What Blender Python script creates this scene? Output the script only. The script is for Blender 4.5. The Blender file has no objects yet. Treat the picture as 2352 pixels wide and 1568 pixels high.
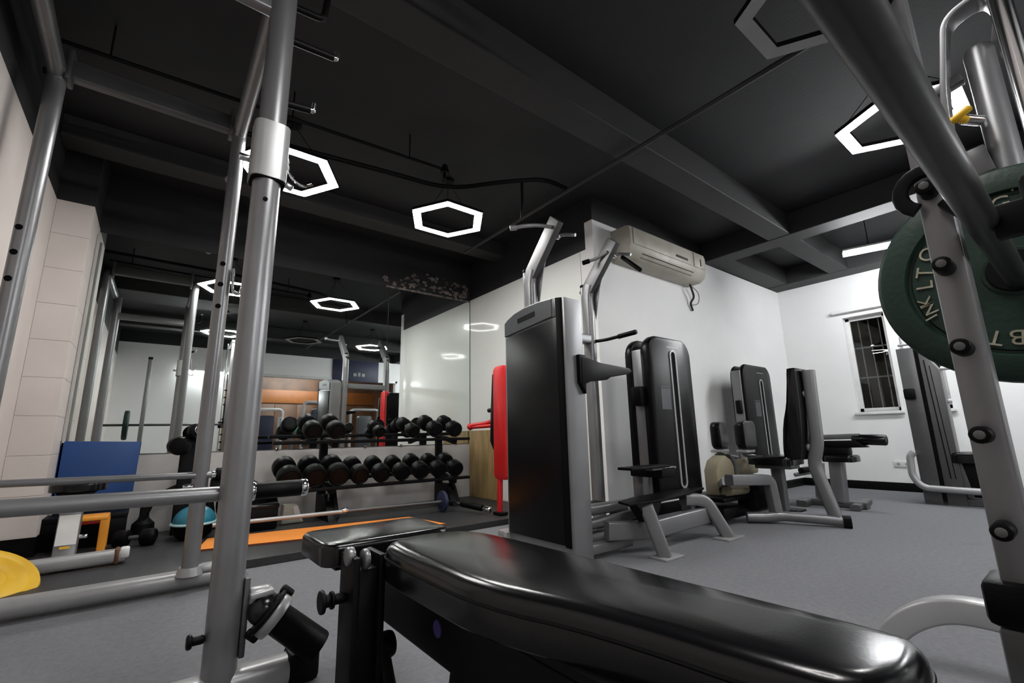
import bpy, bmesh, math, random
from mathutils import Vector, Matrix
random.seed(7)
S = bpy.context.scene
COL = S.collection
PI = math.pi
# ------------------------------------------------------------------ camera, world, exposure
cam = bpy.data.cameras.new('camera'); cam.sensor_width = 36.0; cam.lens = 36.0 * 1042.33 / 2352
cam.clip_start = 0.02
cam_o = bpy.data.objects.new('camera', cam); COL.objects.link(cam_o)
_pit, _rol, _yaw = 0.203702, -0.0206029, 0.664729
_f = Vector((math.sin(_yaw) * math.cos(_pit), math.cos(_yaw) * math.cos(_pit), math.sin(_pit)))
_r0 = Vector((math.cos(_yaw), -math.sin(_yaw), 0)); _u0 = _r0.cross(_f)
_r = math.cos(_rol) * _r0 + math.sin(_rol) * _u0; _u = -math.sin(_rol) * _r0 + math.cos(_rol) * _u0
_m = Matrix((( _r.x, _u.x, -_f.x, 0.0), (_r.y, _u.y, -_f.y, 0.0), (_r.z, _u.z, -_f.z, 0.75), (0, 0, 0, 1)))
cam_o.matrix_world = _m
S.camera = cam_o
W = bpy.data.worlds.new('night'); S.world = W; W.use_nodes = True
W.node_tree.nodes['Background'].inputs[0].default_value = (0.02, 0.024, 0.03, 1)
W.node_tree.nodes['Background'].inputs[1].default_value = 0.25
S.view_settings.view_transform = 'Standard'; S.view_settings.look = 'None'
S.view_settings.gamma = 1.0; S.view_settings.use_curve_mapping = False
S.view_settings.exposure = 0.0
LAMP = 87.0            # emission of the ceiling lamps
if hasattr(S, 'cycles'):
    S.cycles.max_bounces = 8; S.cycles.caustics_reflective = True; S.cycles.sample_clamp_indirect = 12.0; S.cycles.use_denoising = True

# ------------------------------------------------------------------ materials
def mat(name, c, rough=0.5, metal=0.0, c2=None, scale=8.0, bump=0.0, bscale=60.0, emit=None, estr=1.0, coat=0.0, spec=0.5, detail=4.0, nrough=0.5):
    m = bpy.data.materials.new(name); m.use_nodes = True
    nt = m.node_tree; b = nt.nodes['Principled BSDF']
    b.inputs['Base Color'].default_value = (*c, 1); b.inputs['Roughness'].default_value = rough
    b.inputs['Metallic'].default_value = metal; b.inputs['Specular IOR Level'].default_value = spec
    if coat: b.inputs['Coat Weight'].default_value = coat; b.inputs['Coat Roughness'].default_value = 0.06
    tc = nt.nodes.new('ShaderNodeTexCoord')
    if c2 is None: c2 = tuple(x * 0.9 for x in c)
    n = nt.nodes.new('ShaderNodeTexNoise'); n.inputs['Scale'].default_value = scale; n.inputs['Detail'].default_value = detail; n.inputs['Roughness'].default_value = nrough
    nt.links.new(tc.outputs['Object'], n.inputs['Vector'])
    r = nt.nodes.new('ShaderNodeValToRGB'); r.color_ramp.elements[0].position = 0.35; r.color_ramp.elements[1].position = 0.65
    r.color_ramp.elements[0].color = (*c2, 1); r.color_ramp.elements[1].color = (*c, 1)
    nt.links.new(n.outputs['Fac'], r.inputs['Fac']); nt.links.new(r.outputs['Color'], b.inputs['Base Color'])
    if bump:
        n2 = nt.nodes.new('ShaderNodeTexNoise'); n2.inputs['Scale'].default_value = bscale; n2.inputs['Detail'].default_value = 6
        nt.links.new(tc.outputs['Object'], n2.inputs['Vector'])
        bp = nt.nodes.new('ShaderNodeBump'); bp.inputs['Strength'].default_value = bump; bp.inputs['Distance'].default_value = 0.01
        nt.links.new(n2.outputs['Fac'], bp.inputs['Height']); nt.links.new(bp.outputs['Normal'], b.inputs['Normal'])
    if emit:
        b.inputs['Emission Color'].default_value = (*emit, 1); b.inputs['Emission Strength'].default_value = estr
    return m
M = {}
M['white_wall'] = mat('white_wall', (0.80, 0.80, 0.795), 0.6, c2=(0.77, 0.77, 0.765), scale=2.5, bump=0.05, bscale=180)
M['pink_wall'] = mat('pink_wall', (0.60, 0.545, 0.515), 0.65, c2=(0.55, 0.50, 0.47), scale=3, bump=0.05, bscale=150)
M['dado'] = mat('dado', (0.46, 0.445, 0.43), 0.7, c2=(0.38, 0.37, 0.36), scale=4, bump=0.05, bscale=120)
M['black_paint'] = mat('black_paint', (0.0108, 0.0112, 0.0132), 0.65, c2=(0.0088, 0.0092, 0.011), scale=4, bump=0.1, bscale=40)
M['beam_paint'] = mat('beam_paint', (0.022, 0.022, 0.023), 0.65, c2=(0.018, 0.018, 0.019), scale=3, bump=0.08, bscale=40)
M['carpet'] = mat('carpet', (0.220, 0.223, 0.236), 0.95, c2=(0.150, 0.153, 0.164), scale=38, bump=0.5, bscale=420, spec=0.1, detail=15, nrough=0.85)
M['rubber_floor'] = mat('rubber_floor', (0.024, 0.024, 0.026), 0.5, c2=(0.015, 0.015, 0.0165), scale=30, bump=0.15, bscale=250)
M['silver'] = mat('silver', (0.215, 0.215, 0.222), 0.34, 0.5, c2=(0.195, 0.195, 0.202), scale=6)
M['silver_dark'] = mat('silver_dark', (0.10, 0.10, 0.103), 0.38, 0.35, scale=6)
M['silver_light'] = mat('silver_light', (0.36, 0.36, 0.365), 0.35, 0.3, scale=6)
M['grey_cap'] = mat('grey_cap', (0.05, 0.054, 0.06), 0.45, 0.1)
M['steel_shaded'] = mat('steel_shaded', (0.05, 0.05, 0.052), 0.35, 0.4, c2=(0.045, 0.042, 0.042), scale=12)  # lifting bar metal, darkened to stand for the shadow on it
M['chrome'] = mat('chrome', (0.75, 0.75, 0.76), 0.12, 1.0)
M['black_shroud'] = mat('black_shroud', (0.0032, 0.0032, 0.0038), 0.32, spec=0.16)
M['black_gloss'] = mat('black_gloss', (0.006, 0.006, 0.007), 0.2, spec=0.4)
M['black_metal'] = mat('black_metal', (0.0034, 0.0034, 0.0038), 0.45, spec=0.12)
M['black_rubber'] = mat('black_rubber', (0.003, 0.003, 0.0034), 0.45, bump=0.1, bscale=200, spec=0.1)
M['vinyl'] = mat('vinyl', (0.003, 0.003, 0.0038), 0.19, bump=0.015, bscale=300, spec=0.36)
M['hole'] = mat('hole', (0.003, 0.003, 0.003), 0.8, spec=0.08)
M['gloss_white'] = mat('gloss_white', (0.76, 0.77, 0.745), 0.35, c2=(0.73, 0.745, 0.715), scale=2.0, coat=0.7)
M['green_plate'] = mat('green_plate', (0.006, 0.021, 0.0145), 0.5, c2=(0.0048, 0.017, 0.0115), spec=0.3, bump=0.1, bscale=90)
M['letters'] = mat('letters', (0.30, 0.29, 0.23), 0.6, c2=(0.20, 0.18, 0.12), scale=40)
M['yellow'] = mat('yellow', (0.70, 0.42, 0.015), 0.45, c2=(0.62, 0.35, 0.01), scale=9)
M['orange_mat'] = mat('orange_mat', (0.80, 0.27, 0.04), 0.75, c2=(0.74, 0.24, 0.03), scale=5, bump=0.2, bscale=300)
M['mat_edge_shade'] = mat('mat_edge_shade', (0.16, 0.035, 0.012), 0.8)  # dark tone standing for shade on the mat's thickness
M['orange'] = mat('orange', (0.82, 0.32, 0.03), 0.4)
M['orange_band'] = mat('orange_band', (0.30, 0.10, 0.022), 0.5)
M['blue_mat'] = mat('blue_mat', (0.006, 0.048, 0.19), 0.5, c2=(0.006, 0.045, 0.17), scale=4, bump=0.05, bscale=80)
M['teal'] = mat('teal', (0.02, 0.16, 0.23), 0.35)
M['teal_rim'] = mat('teal_rim', (0.35, 0.50, 0.52), 0.35)
M['red'] = mat('red', (0.55, 0.012, 0.014), 0.4, c2=(0.48, 0.01, 0.012))
M['cream'] = mat('cream', (0.26, 0.225, 0.155), 0.5, c2=(0.21, 0.18, 0.12), scale=6)
M['ac'] = mat('ac', (0.46, 0.44, 0.38), 0.45, c2=(0.36, 0.335, 0.27), scale=5)
M['dark_slot'] = mat('dark_slot', (0.03, 0.027, 0.022), 0.7)
M['plastic_white'] = mat('plastic_white', (0.70, 0.70, 0.69), 0.4)
M['bag_pale'] = mat('bag_pale', (0.48, 0.48, 0.40), 0.5)
M['navy'] = mat('navy', (0.012, 0.017, 0.05), 0.5)
M['green_box'] = mat('green_box', (0.02, 0.22, 0.09), 0.45)
M['purple'] = mat('purple', (0.05, 0.03, 0.16), 0.5)
M['brown_wood'] = mat('brown_wood', (0.12, 0.053, 0.022), 0.5, c2=(0.08, 0.036, 0.015), scale=4)
M['steel_bar'] = mat('steel_bar', (0.30, 0.29, 0.28), 0.5, 0.3)
M['plaster'] = mat('plaster', (0.22, 0.19, 0.175), 0.9, c2=(0.05, 0.043, 0.04), scale=22, bump=0.6, bscale=40)
M['plug'] = mat('plug', (0.10, 0.10, 0.10), 0.4)
def wood():
    m = mat('plywood', (0.44, 0.30, 0.13), 0.55); nt = m.node_tree
    n = [x for x in nt.nodes if x.type == 'TEX_NOISE'][0]
    mp = nt.nodes.new('ShaderNodeMapping'); mp.inputs['Scale'].default_value = (1.0, 6.0, 0.6)
    tc = [x for x in nt.nodes if x.type == 'TEX_COORD'][0]
    nt.links.new(tc.outputs['Object'], mp.inputs['Vector']); nt.links.new(mp.outputs['Vector'], n.inputs['Vector'])
    n.inputs['Scale'].default_value = 4.0; n.inputs['Distortion'].default_value = 0.6
    r = [x for x in nt.nodes if x.type == 'VALTORGB'][0]
    r.color_ramp.elements[0].color = (0.20, 0.155, 0.055, 1); r.color_ramp.elements[1].color = (0.36, 0.22, 0.095, 1)
    return m
M['plywood'] = wood()
def glow(name, c, s):
    m = bpy.data.materials.new(name); m.use_nodes = True; nt = m.node_tree
    b = nt.nodes['Principled BSDF']; b.inputs['Base Color'].default_value = (0.8, 0.8, 0.8, 1)
    b.inputs['Emission Color'].default_value = (*c, 1); b.inputs['Emission Strength'].default_value = s
    return m
M['lamp'] = glow('lamp', (1.0, 0.985, 0.96), LAMP)
M['tube'] = glow('tube', (0.96, 0.98, 1.0), LAMP * 2.2)
M['lamp_off'] = mat('lamp_off', (0.30, 0.30, 0.30), 0.4)
def mirror():
    m = bpy.data.materials.new('mirror'); m.use_nodes = True; b = m.node_tree.nodes['Principled BSDF']
    nt = m.node_tree; n = nt.nodes.new('ShaderNodeTexNoise'); n.inputs['Scale'].default_value = 3
    r = nt.nodes.new('ShaderNodeValToRGB'); r.color_ramp.elements[0].color = (0.82, 0.865, 0.84, 1); r.color_ramp.elements[1].color = (0.84, 0.885, 0.86, 1)
    nt.links.new(n.outputs['Fac'], r.inputs['Fac']); nt.links.new(r.outputs['Color'], b.inputs['Base Color'])
    b.inputs['Metallic'].default_value = 1.0; b.inputs['Roughness'].default_value = 0.012
    return m
M['mirror'] = mirror()
def glass():
    m = bpy.data.materials.new('window_glass'); m.use_nodes = True; b = m.node_tree.nodes['Principled BSDF']
    nt = m.node_tree; n = nt.nodes.new('ShaderNodeTexNoise'); n.inputs['Scale'].default_value = 2
    r = nt.nodes.new('ShaderNodeValToRGB'); r.color_ramp.elements[0].color = (0.9, 0.92, 0.9, 1); r.color_ramp.elements[1].color = (0.95, 0.96, 0.95, 1)
    nt.links.new(n.outputs['Fac'], r.inputs['Fac']); nt.links.new(r.outputs['Color'], b.inputs['Base Color'])
    b.inputs['Transmission Weight'].default_value = 1.0; b.inputs['Roughness'].default_value = 0.0; b.inputs['IOR'].default_value = 1.45
    return m
M['glass'] = glass()

# ------------------------------------------------------------------ mesh helpers
def V(*a): return Vector(a)
class MB:
    def __init__(s): s.v = []; s.f = []
    def add(s, vs, fs):
        o = len(s.v); s.v += [Vector(x) for x in vs]; s.f += [tuple(i + o for i in f) for f in fs]; return s
    def addbm(s, bm):
        bm.verts.index_update(); s.add([x.co.copy() for x in bm.verts], [[v.index for v in f.verts] for f in bm.faces]); bm.free(); return s
    def box(s, x0, x1, y0, y1, z0, z1, bev=0.0, seg=2, mtx=None):
        bm = bmesh.new(); bmesh.ops.create_cube(bm, size=1)
        for v in bm.verts: v.co = V(x0 + (v.co.x + .5) * (x1 - x0), y0 + (v.co.y + .5) * (y1 - y0), z0 + (v.co.z + .5) * (z1 - z0))
        if bev > 0:
            bev = min(bev, 0.49 * min(abs(x1 - x0), abs(y1 - y0), abs(z1 - z0)))
            bmesh.ops.bevel(bm, geom=bm.edges[:], offset=bev, segments=seg, profile=0.5, affect='EDGES')
        if mtx is not None: bmesh.ops.transform(bm, matrix=mtx, verts=bm.verts)
        return s.addbm(bm)
    def obox(s, p0, p1, w, h, bev=0.004, up=(0, 0, 1)):      # a bar of w x h from p0 to p1
        p0 = Vector(p0); p1 = Vector(p1); t = (p1 - p0); L = t.length; t.normalize()
        sd = t.cross(Vector(up))
        if sd.length < 1e-4: sd = t.cross(V(0, 1, 0))
        sd.normalize(); u = sd.cross(t)
        mt = Matrix(((sd.x, t.x, u.x, p0.x), (sd.y, t.y, u.y, p0.y), (sd.z, t.z, u.z, p0.z), (0, 0, 0, 1)))
        return s.box(-w / 2, w / 2, 0, L, -h / 2, h / 2, bev, 2, mt)
    def sweep(s, pts, prof, up=(0, 0, 1), cap=True, closed=False):
        pts = [Vector(p) for p in pts]; n = len(pts); m = len(prof); vs = []; fs = []
        for i, p in enumerate(pts):
            a = pts[(i - 1) % n] if (i > 0 or closed) else None; b = pts[(i + 1) % n] if (i < n - 1 or closed) else None
            t0 = (p - a).normalized() if a is not None else None; t1 = (b - p).normalized() if b is not None else None
            t = (t0 if t1 is None else t1 if t0 is None else t0 + t1).normalized()
            k = 1.0
            if t0 is not None and t1 is not None: k = 1 / max(0.5, t.dot(t1))
            sd = t.cross(Vector(up))
            if sd.length < 1e-3: sd = t.cross(V(0, 1, 0))
            sd.normalize(); u = sd.cross(t)
            bn = None
            if t0 is not None and t1 is not None and k > 1.001:
                bn = (t1 - t0).normalized()
            for (x, y) in prof:
                d = sd * x + u * y
                if bn is not None: d = d + bn * (d.dot(bn)) * (k - 1)
                vs.append(p + d)
        for i in range(n if closed else n - 1):
            for j in range(m):
                a = i * m + j; b = i * m + (j + 1) % m; c = ((i + 1) % n) * m
                fs.append((a, b, c + (j + 1) % m, c + j))
        if cap and not closed:
            fs.append(tuple(reversed(range(m)))); fs.append(tuple((n - 1) * m + j for j in range(m)))
        return s.add(vs, fs)
    def tube(s, pts, r, seg=14, ry=None, **k):
        ry = ry or r
        return s.sweep(pts, [(r * math.cos(2 * PI * i / seg), ry * math.sin(2 * PI * i / seg)) for i in range(seg)], **k)
    def rtube(s, pts, w, h, r=0.008, **k): return s.sweep(pts, rrect(w, h, r), **k)
    def cyl(s, p0, p1, r, r1=None, seg=20):
        p0 = Vector(p0); p1 = Vector(p1); return s.lathe(p0, p1 - p0, [(r, 0), (r1 if r1 is not None else r, (p1 - p0).length)], seg)
    def rcyl(s, p0, p1, r, e=0.006, seg=24):
        p0 = Vector(p0); p1 = Vector(p1); L = (p1 - p0).length
        return s.lathe(p0, p1 - p0, [(r - e, 0), (r - e * .3, e * .3), (r, e), (r, L - e), (r - e * .3, L - e * .3), (r - e, L)], seg)
    def lathe(s, o, ax, prof, seg=24, capa=True, capb=True):
        o = Vector(o); ax = Vector(ax).normalized(); a = ax.orthogonal().normalized(); b = ax.cross(a); vs = []; fs = []; n = len(prof)
        for r, h in prof:
            for i in range(seg):
                t = 2 * PI * i / seg; vs.append(o + ax * h + (a * math.cos(t) + b * math.sin(t)) * r)
        for k in range(n - 1):
            for i in range(seg):
                j = (i + 1) % seg; fs.append((k * seg + i, k * seg + j, (k + 1) * seg + j, (k + 1) * seg + i))
        if capa: fs.append(tuple(reversed(range(seg))))
        if capb: fs.append(tuple((n - 1) * seg + i for i in range(seg)))
        return s.add(vs, fs)
    def sphere(s, c, r, seg=16, rings=10, sc=(1, 1, 1), z0=-1.0):
        vs = []; fs = []; c = Vector(c)
        for k in range(rings + 1):
            ph = -PI / 2 + PI * k / rings
            z = max(math.sin(ph), z0); q = math.cos(ph) if math.sin(ph) >= z0 else math.sqrt(max(0, 1 - z0 * z0)) * (k / max(1, rings))
            for i in range(seg):
                t = 2 * PI * i / seg; vs.append(c + V(r * sc[0] * q * math.cos(t), r * sc[1] * q * math.sin(t), r * sc[2] * z))
        for k in range(rings):
            for i in range(seg):
                j = (i + 1) % seg; fs.append((k * seg + i, k * seg + j, (k + 1) * seg + j, (k + 1) * seg + i))
        return s.add(vs, fs)
    def prism(s, poly, fn, d0, d1, bev=0.0):                 # poly in 2D, fn(a, b, d) -> 3D
        n = len(poly)
        if bev <= 0: rings = [(0, d0), (0, d1)]
        else: rings = [(bev, d0), (bev * .3, d0 + (bev * .3 if d1 > d0 else -bev * .3)), (0, d0 + (bev if d1 > d0 else -bev)), (0, d1 - (bev if d1 > d0 else -bev)), (bev * .3, d1 - (bev * .3 if d1 > d0 else -bev * .3)), (bev, d1)]
        vs = []; fs = []
        for off, d in rings:
            for (a, b) in inset(poly, off): vs.append(fn(a, b, d))
        for k in range(len(rings) - 1):
            for i in range(n):
                j = (i + 1) % n; fs.append((k * n + i, k * n + j, (k + 1) * n + j, (k + 1) * n + i))
        fs.append(tuple(reversed(range(n)))); fs.append(tuple((len(rings) - 1) * n + i for i in range(n)))
        return s.add(vs, fs)
    def pad(s, poly, fn, z0, z1, re=0.02, crown=0.01):       # an upholstered pad over an outline
        n = len(poly); vs = []; fs = []; rings = [(0.004, z0), (0, z0 + .004)]
        for k in range(6):
            t = k / 5 * PI / 2; rings.append((re * (1 - math.cos(t)), z1 - re + re * math.sin(t)))
        cx = sum(p[0] for p in poly) / n; cy = sum(p[1] for p in poly) / n
        base = inset(poly, re)
        for off, d in rings:
            for (a, b) in inset(poly, off): vs.append(fn(a, b, d))
        for q in (0.75, 0.45, 0.15):
            for (a, b) in base: vs.append(fn(cx + (a - cx) * q, cy + (b - cy) * q, z1 + crown * (1 - q * q)))
        m = len(rings) + 3
        for k in range(m - 1):
            for i in range(n):
                j = (i + 1) % n; fs.append((k * n + i, k * n + j, (k + 1) * n + j, (k + 1) * n + i))
        fs.append(tuple(reversed(range(n)))); fs.append(tuple((m - 1) * n + i for i in range(n)))
        return s.add(vs, fs)
    def build(s, name, m, parent=None, smooth=40, kind=None, label=None):
        loc = parent_loc(parent)
        me = bpy.data.meshes.new(name); me.from_pydata([v - loc for v in s.v], [], s.f)
        bm = bmesh.new(); bm.from_mesh(me); bmesh.ops.recalc_face_normals(bm, faces=bm.faces); bm.to_mesh(me); bm.free()
        if smooth:
            for p in me.polygons: p.use_smooth = True
            me.set_sharp_from_angle(angle=math.radians(smooth))
        me.materials.append(M[m] if isinstance(m, str) else m)
        o = bpy.data.objects.new(name, me); COL.objects.link(o)
        if parent is not None: o.parent = parent
        if kind: o['kind'] = kind
        if label: o['label'] = label
        return o
def parent_loc(p):
    l = Vector((0, 0, 0))
    while p is not None: l += p.location; p = p.parent
    return l
def rrect(w, h, r, n=3):
    r = min(r, w * .49, h * .49); o = []
    for cx, cy, a0 in ((w / 2 - r, h / 2 - r, 0), (-w / 2 + r, h / 2 - r, 90), (-w / 2 + r, -h / 2 + r, 180), (w / 2 - r, -h / 2 + r, 270)):
        for i in range(n + 1):
            t = math.radians(a0 + 90 * i / n); o.append((cx + r * math.cos(t), cy + r * math.sin(t)))
    return o
def rr_at(x0, x1, y0, y1, r, n=5): return [((x0 + x1) / 2 + a, (y0 + y1) / 2 + b) for a, b in rrect(abs(x1 - x0), abs(y1 - y0), r, n)]
def inset(poly, d):
    if d == 0: return poly
    n = len(poly); A = sum(poly[i][0] * poly[(i + 1) % n][1] - poly[(i + 1) % n][0] * poly[i][1] for i in range(n)); sg = 1 if A > 0 else -1
    out = []
    for i in range(n):
        p, q, r = poly[i - 1], poly[i], poly[(i + 1) % n]
        e0 = Vector((q[0] - p[0], q[1] - p[1])); e1 = Vector((r[0] - q[0], r[1] - q[1]))
        if e0.length < 1e-9: e0 = e1
        if e1.length < 1e-9: e1 = e0
        n0 = Vector((-e0.y, e0.x)).normalized() * sg; n1 = Vector((-e1.y, e1.x)).normalized() * sg; nn = (n0 + n1)
        nn = nn.normalized() if nn.length > 1e-6 else n0
        k = 1 / max(0.6, nn.dot(n0)); out.append((q[0] + nn.x * d * k, q[1] + nn.y * d * k))
    return out
def chaikin(poly, it=2):
    for _ in range(it):
        o = []; n = len(poly)
        for i in range(n):
            p, q = poly[i], poly[(i + 1) % n]; o += [(p[0] * .75 + q[0] * .25, p[1] * .75 + q[1] * .25), (p[0] * .25 + q[0] * .75, p[1] * .25 + q[1] * .75)]
        poly = o
    return poly
def fillet(pts, r, n=6):
    pts = [Vector(p) for p in pts]; o = [pts[0]]
    for i in range(1, len(pts) - 1):
        p, q, t = pts[i - 1], pts[i], pts[i + 1]; a = (p - q); b = (t - q); k = min(r, a.length * .49, b.length * .49)
        A = q + a.normalized() * k; B = q + b.normalized() * k
        for j in range(n + 1):
            s = j / n; o.append(A * (1 - s) ** 2 + q * 2 * s * (1 - s) + B * s * s)
    o.append(pts[-1]); return o
XY = lambda a, b, d: V(a, b, d)
XZ = lambda a, b, d: V(a, d, b)
YZ = lambda a, b, d: V(d, a, b)
def thing(name, label, cat, loc=(0, 0, 0), group=None):
    o = bpy.data.objects.new(name, None); o.empty_display_size = 0.1; COL.objects.link(o); o.location = loc
    tag(o, label, cat, group); return o
def tag(o, label, cat, group=None):
    o['label'] = label; o['category'] = cat
    if group: o['group'] = group
    return o
def struct(o): o['kind'] = 'structure'; return o
def dup(root, loc, rot=None, label=None, group=None, scale=None):
    r = root.copy(); COL.objects.link(r); r.location = loc
    if rot: r.rotation_euler = rot
    if scale: r.scale = scale
    if label: r['label'] = label
    if group: r['group'] = group
    for c in list(root.children):
        k = c.copy(); COL.objects.link(k); k.parent = r
        for g in list(c.children):
            h = g.copy(); COL.objects.link(h); h.parent = k
    return r
def part(name, m, parent, fn, **k):
    b = MB(); fn(b); return b.build(name, m, parent, **k)
def text(word, size, mtx, m, parent, name='letters', depth=0.002):
    c = bpy.data.curves.new('t', 'FONT'); c.body = word; c.size = size; c.extrude = depth; c.align_x = 'CENTER'; c.align_y = 'CENTER'; c.resolution_u = 3
    o = bpy.data.objects.new('t', c); COL.objects.link(o)
    bpy.context.view_layer.update()
    me = bpy.data.meshes.new_from_object(o.evaluated_get(bpy.context.evaluated_depsgraph_get()))
    bpy.data.objects.remove(o); bpy.data.curves.remove(c)
    me.transform(Matrix.Translation(-parent_loc(parent)) @ mtx); me.materials.clear(); me.materials.append(M[m])
    t = bpy.data.objects.new(name, me); COL.objects.link(t); t.parent = parent; return t

# ------------------------------------------------------------------ room
XL, XW, YB, YM, YA, XS, TOP = -0.725, 7.165, -2.2, 4.826, 2.68, 3.10, 3.0
PF = 0.05      # height of the black rubber platform
fl = struct(part('floor', 'carpet', None, lambda b: b.box(XL - .1, XW + .3, YB - 3.2, YM + .1, -0.1, 0), smooth=0))
plat = struct(part('floor_platform', 'rubber_floor', None, lambda b: b.box(XL, XS - .002, 3.3, YM - .01, 0.0005, PF, 0.004), smooth=0))
ce = struct(part('ceiling', 'black_paint', None, lambda b: b.box(XL - .1, XW + .3, YB - .1, YM + .1, TOP, TOP + .1), smooth=0))
def beam(x0, x1, y0, y1, z0=2.76): return part('beam', 'beam_paint', ce, lambda b: b.box(x0, x1, y0, y1, z0, TOP - .001, 0.006), smooth=0)
beam(XL, XW, 1.69, 1.91, 2.766); beam(5.07, 5.33, YB, YA); beam(6.86, XW, YB, YA, 2.7605); beam(5.33, 6.86, 2.42, YA, 2.768)
beam(XL, XW, -0.62, -0.40, 2.766); beam(XL, XS, 4.05, 4.27, 2.84)
wl = struct(part('wall_left', 'pink_wall', None, lambda b: b.box(XL - .1, XL, YB, YM + .1, 0, 2.485), smooth=0))
part('upper_band', 'black_paint', wl, lambda b: b.box(XL - .1, XL, YB, YM + .1, 2.485, TOP), smooth=0)
wm = struct(part('wall_mirror', 'dado', None, lambda b: b.box(XL, XS + .1, YM, YM + .1, 0, 0.665), smooth=0))
part('backing', 'black_paint', wm, lambda b: b.box(XL, XS + .1, YM, YM + .1, 0.665, TOP), smooth=0)
wsd = struct(part('wall_side', 'white_wall', None, lambda b: b.box(XS, XS + .1, YA + .1, YM + .1, 0, 2.485), smooth=0))
part('upper_band', 'black_paint', wsd, lambda b: b.box(XS, XS + .1, YA + .101, YM + .1, 2.485, TOP), smooth=0)
part('glossy_panel', 'gloss_white', wsd, lambda b: b.box(XS - .006, XS - .0002, YA + .17, YM - .012, 0.06, 2.48, .001), smooth=0)
wa = struct(part('wall_back', 'white_wall', None, lambda b: b.box(XS, XW + .2, YA, YA + .1, 0, 2.76), smooth=0))
part('upper_band', 'black_paint', wa, lambda b: b.box(XS, XW + .2, YA, YA + .1, 2.76, TOP), smooth=0)
# window wall with two openings
W1 = (1.49, 1.93, 0.95, 2.20); W2 = (1.03, 1.30, 0.95, 2.20)
def wall_x(b):
    ys = [YB, W2[0], W2[1], W1[0], W1[1], YA + .1]
    for i in range(5):
        if i in (1, 3): b.box(XW, XW + .2, ys[i], ys[i + 1], 0, W1[2]); b.box(XW, XW + .2, ys[i], ys[i + 1], W1[3], 2.76)
        else: b.box(XW, XW + .2, ys[i], ys[i + 1], 0, 2.76)
ww = struct(part('wall_right', 'white_wall', None, wall_x, smooth=0))
part('upper_band', 'black_paint', ww, lambda b: b.box(XW, XW + .2, YB, YA + .1, 2.76, TOP), smooth=0)
for i, (y0, y1, z0, z1) in enumerate((W1, W2)):
    w = thing('window_%d' % (i + 1), 'x', 'window', (XW, (y0 + y1) / 2, z0)); del w['label']; del w['category']; w['kind'] = 'structure'
    def fr(b):
        b.box(XW + .10, XW + .15, y0, y0 + .045, z0, z1, .004); b.box(XW + .10, XW + .15, y1 - .045, y1, z0, z1, .004)
        b.box(XW + .10, XW + .15, y0, y1, z0, z0 + .05, .004); b.box(XW + .10, XW + .15, y0, y1, z1 - .045, z1, .004)
    part('window_frame', 'plastic_white', w, fr)
    part('pane', 'glass', w, lambda b: b.box(XW + .118, XW + .124, y0 + .04, y1 - .04, z0 + .04, z1 - .04), smooth=0)
    part('window_sill', 'plastic_white', w, lambda b: b.box(XW - .05, XW + .12, y0 - .03, y1 + .03, z0 - .035, z0, .008))
    part('window_hood', 'white_wall', w, lambda b: b.box(XW - .07, XW - .002, y0 - .05, y1 + .1, z1 + .06, z1 + .10, .006))
    for k in range(3):
        yy = y0 + (y1 - y0) * (k + 1) / 4
        part('security_bar', 'steel_bar', w, lambda b: b.cyl((XW + .21, yy, z0 - .02), (XW + .21, yy, z1 + .02), .007, seg=8))
    for k in range(2):
        zz = z0 + (z1 - z0) * (0.36 + 0.32 * k)
        part('security_bar', 'steel_bar', w, lambda b: b.box(XW + .215, XW + .222, y0, y1, zz - .01, zz + .01))
part('night_yard', mat('night_yard', (0.06, 0.045, 0.035), 0.9), ww, lambda b: b.box(XW + 1.2, XW + 1.25, -1.5, 4.5, -.1, 3.5), smooth=0)
struct(part('baseboard_right', 'black_metal', None, lambda b: b.box(XW - .012, XW, YB, YA, 0, 0.10, .003)))
struct(part('baseboard_back', 'black_metal', None, lambda b: b.box(XS, XW, YA - .012, YA, 0, 0.10, .003)))
# pillar: painted blocks
pil = thing('trim_1', 'x', 'pillar', (XL, 4.58, PF)); del pil['label']; del pil['category']; pil['kind'] = 'structure'
for k in range(9):
    z0 = 0.17 + k * 0.2572
    part('block', 'pink_wall', pil, lambda b: b.box(XL + .001, -0.52, 4.35, YM - .002, z0, z0 + .2556, .0012, 1), smooth=0)
part('skirting', 'black_rubber', pil, lambda b: b.box(XL + .001, -0.516, 4.346, YM - .002, PF, 0.17), smooth=0)
part('upper_band', 'black_paint', pil, lambda b: b.box(XL + .001, -0.52, 4.35, YM - .002, 2.486, TOP), smooth=0)
part('cable_duct', 'dado', pil, lambda b: b.box(-0.519, -0.50, 4.70, 4.74, 0.2, 2.4, .004))
# mirrors
for i, (x0, x1) in enumerate(((-0.518, 0.74), (0.743, 1.985), (1.988, 3.086))):
    mr = thing('wall_mirror_panel', ['left frameless wall mirror panel beside the pale pillar', 'middle frameless wall mirror panel behind the dumbbell rack', 'right frameless wall mirror panel next to the white side wall'][i], 'mirror', ((x0 + x1) / 2, YM, .665))
    part('mirror_glass', 'mirror', mr, lambda b: b.box(x0, x1, YM - .008, YM - .001, .665, 2.46), smooth=0)
    for xx in (x0 + .2, x1 - .2): part('mirror_clip', 'chrome', mr, lambda b: b.box(xx - .012, xx + .012, YM - .011, YM - .001, .655, .678, .002))
struct(part('trim_2', 'black_metal', None, lambda b: b.box(1.984, 1.989, YM - .0095, YM - .001, .665, 2.46), smooth=0))
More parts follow.
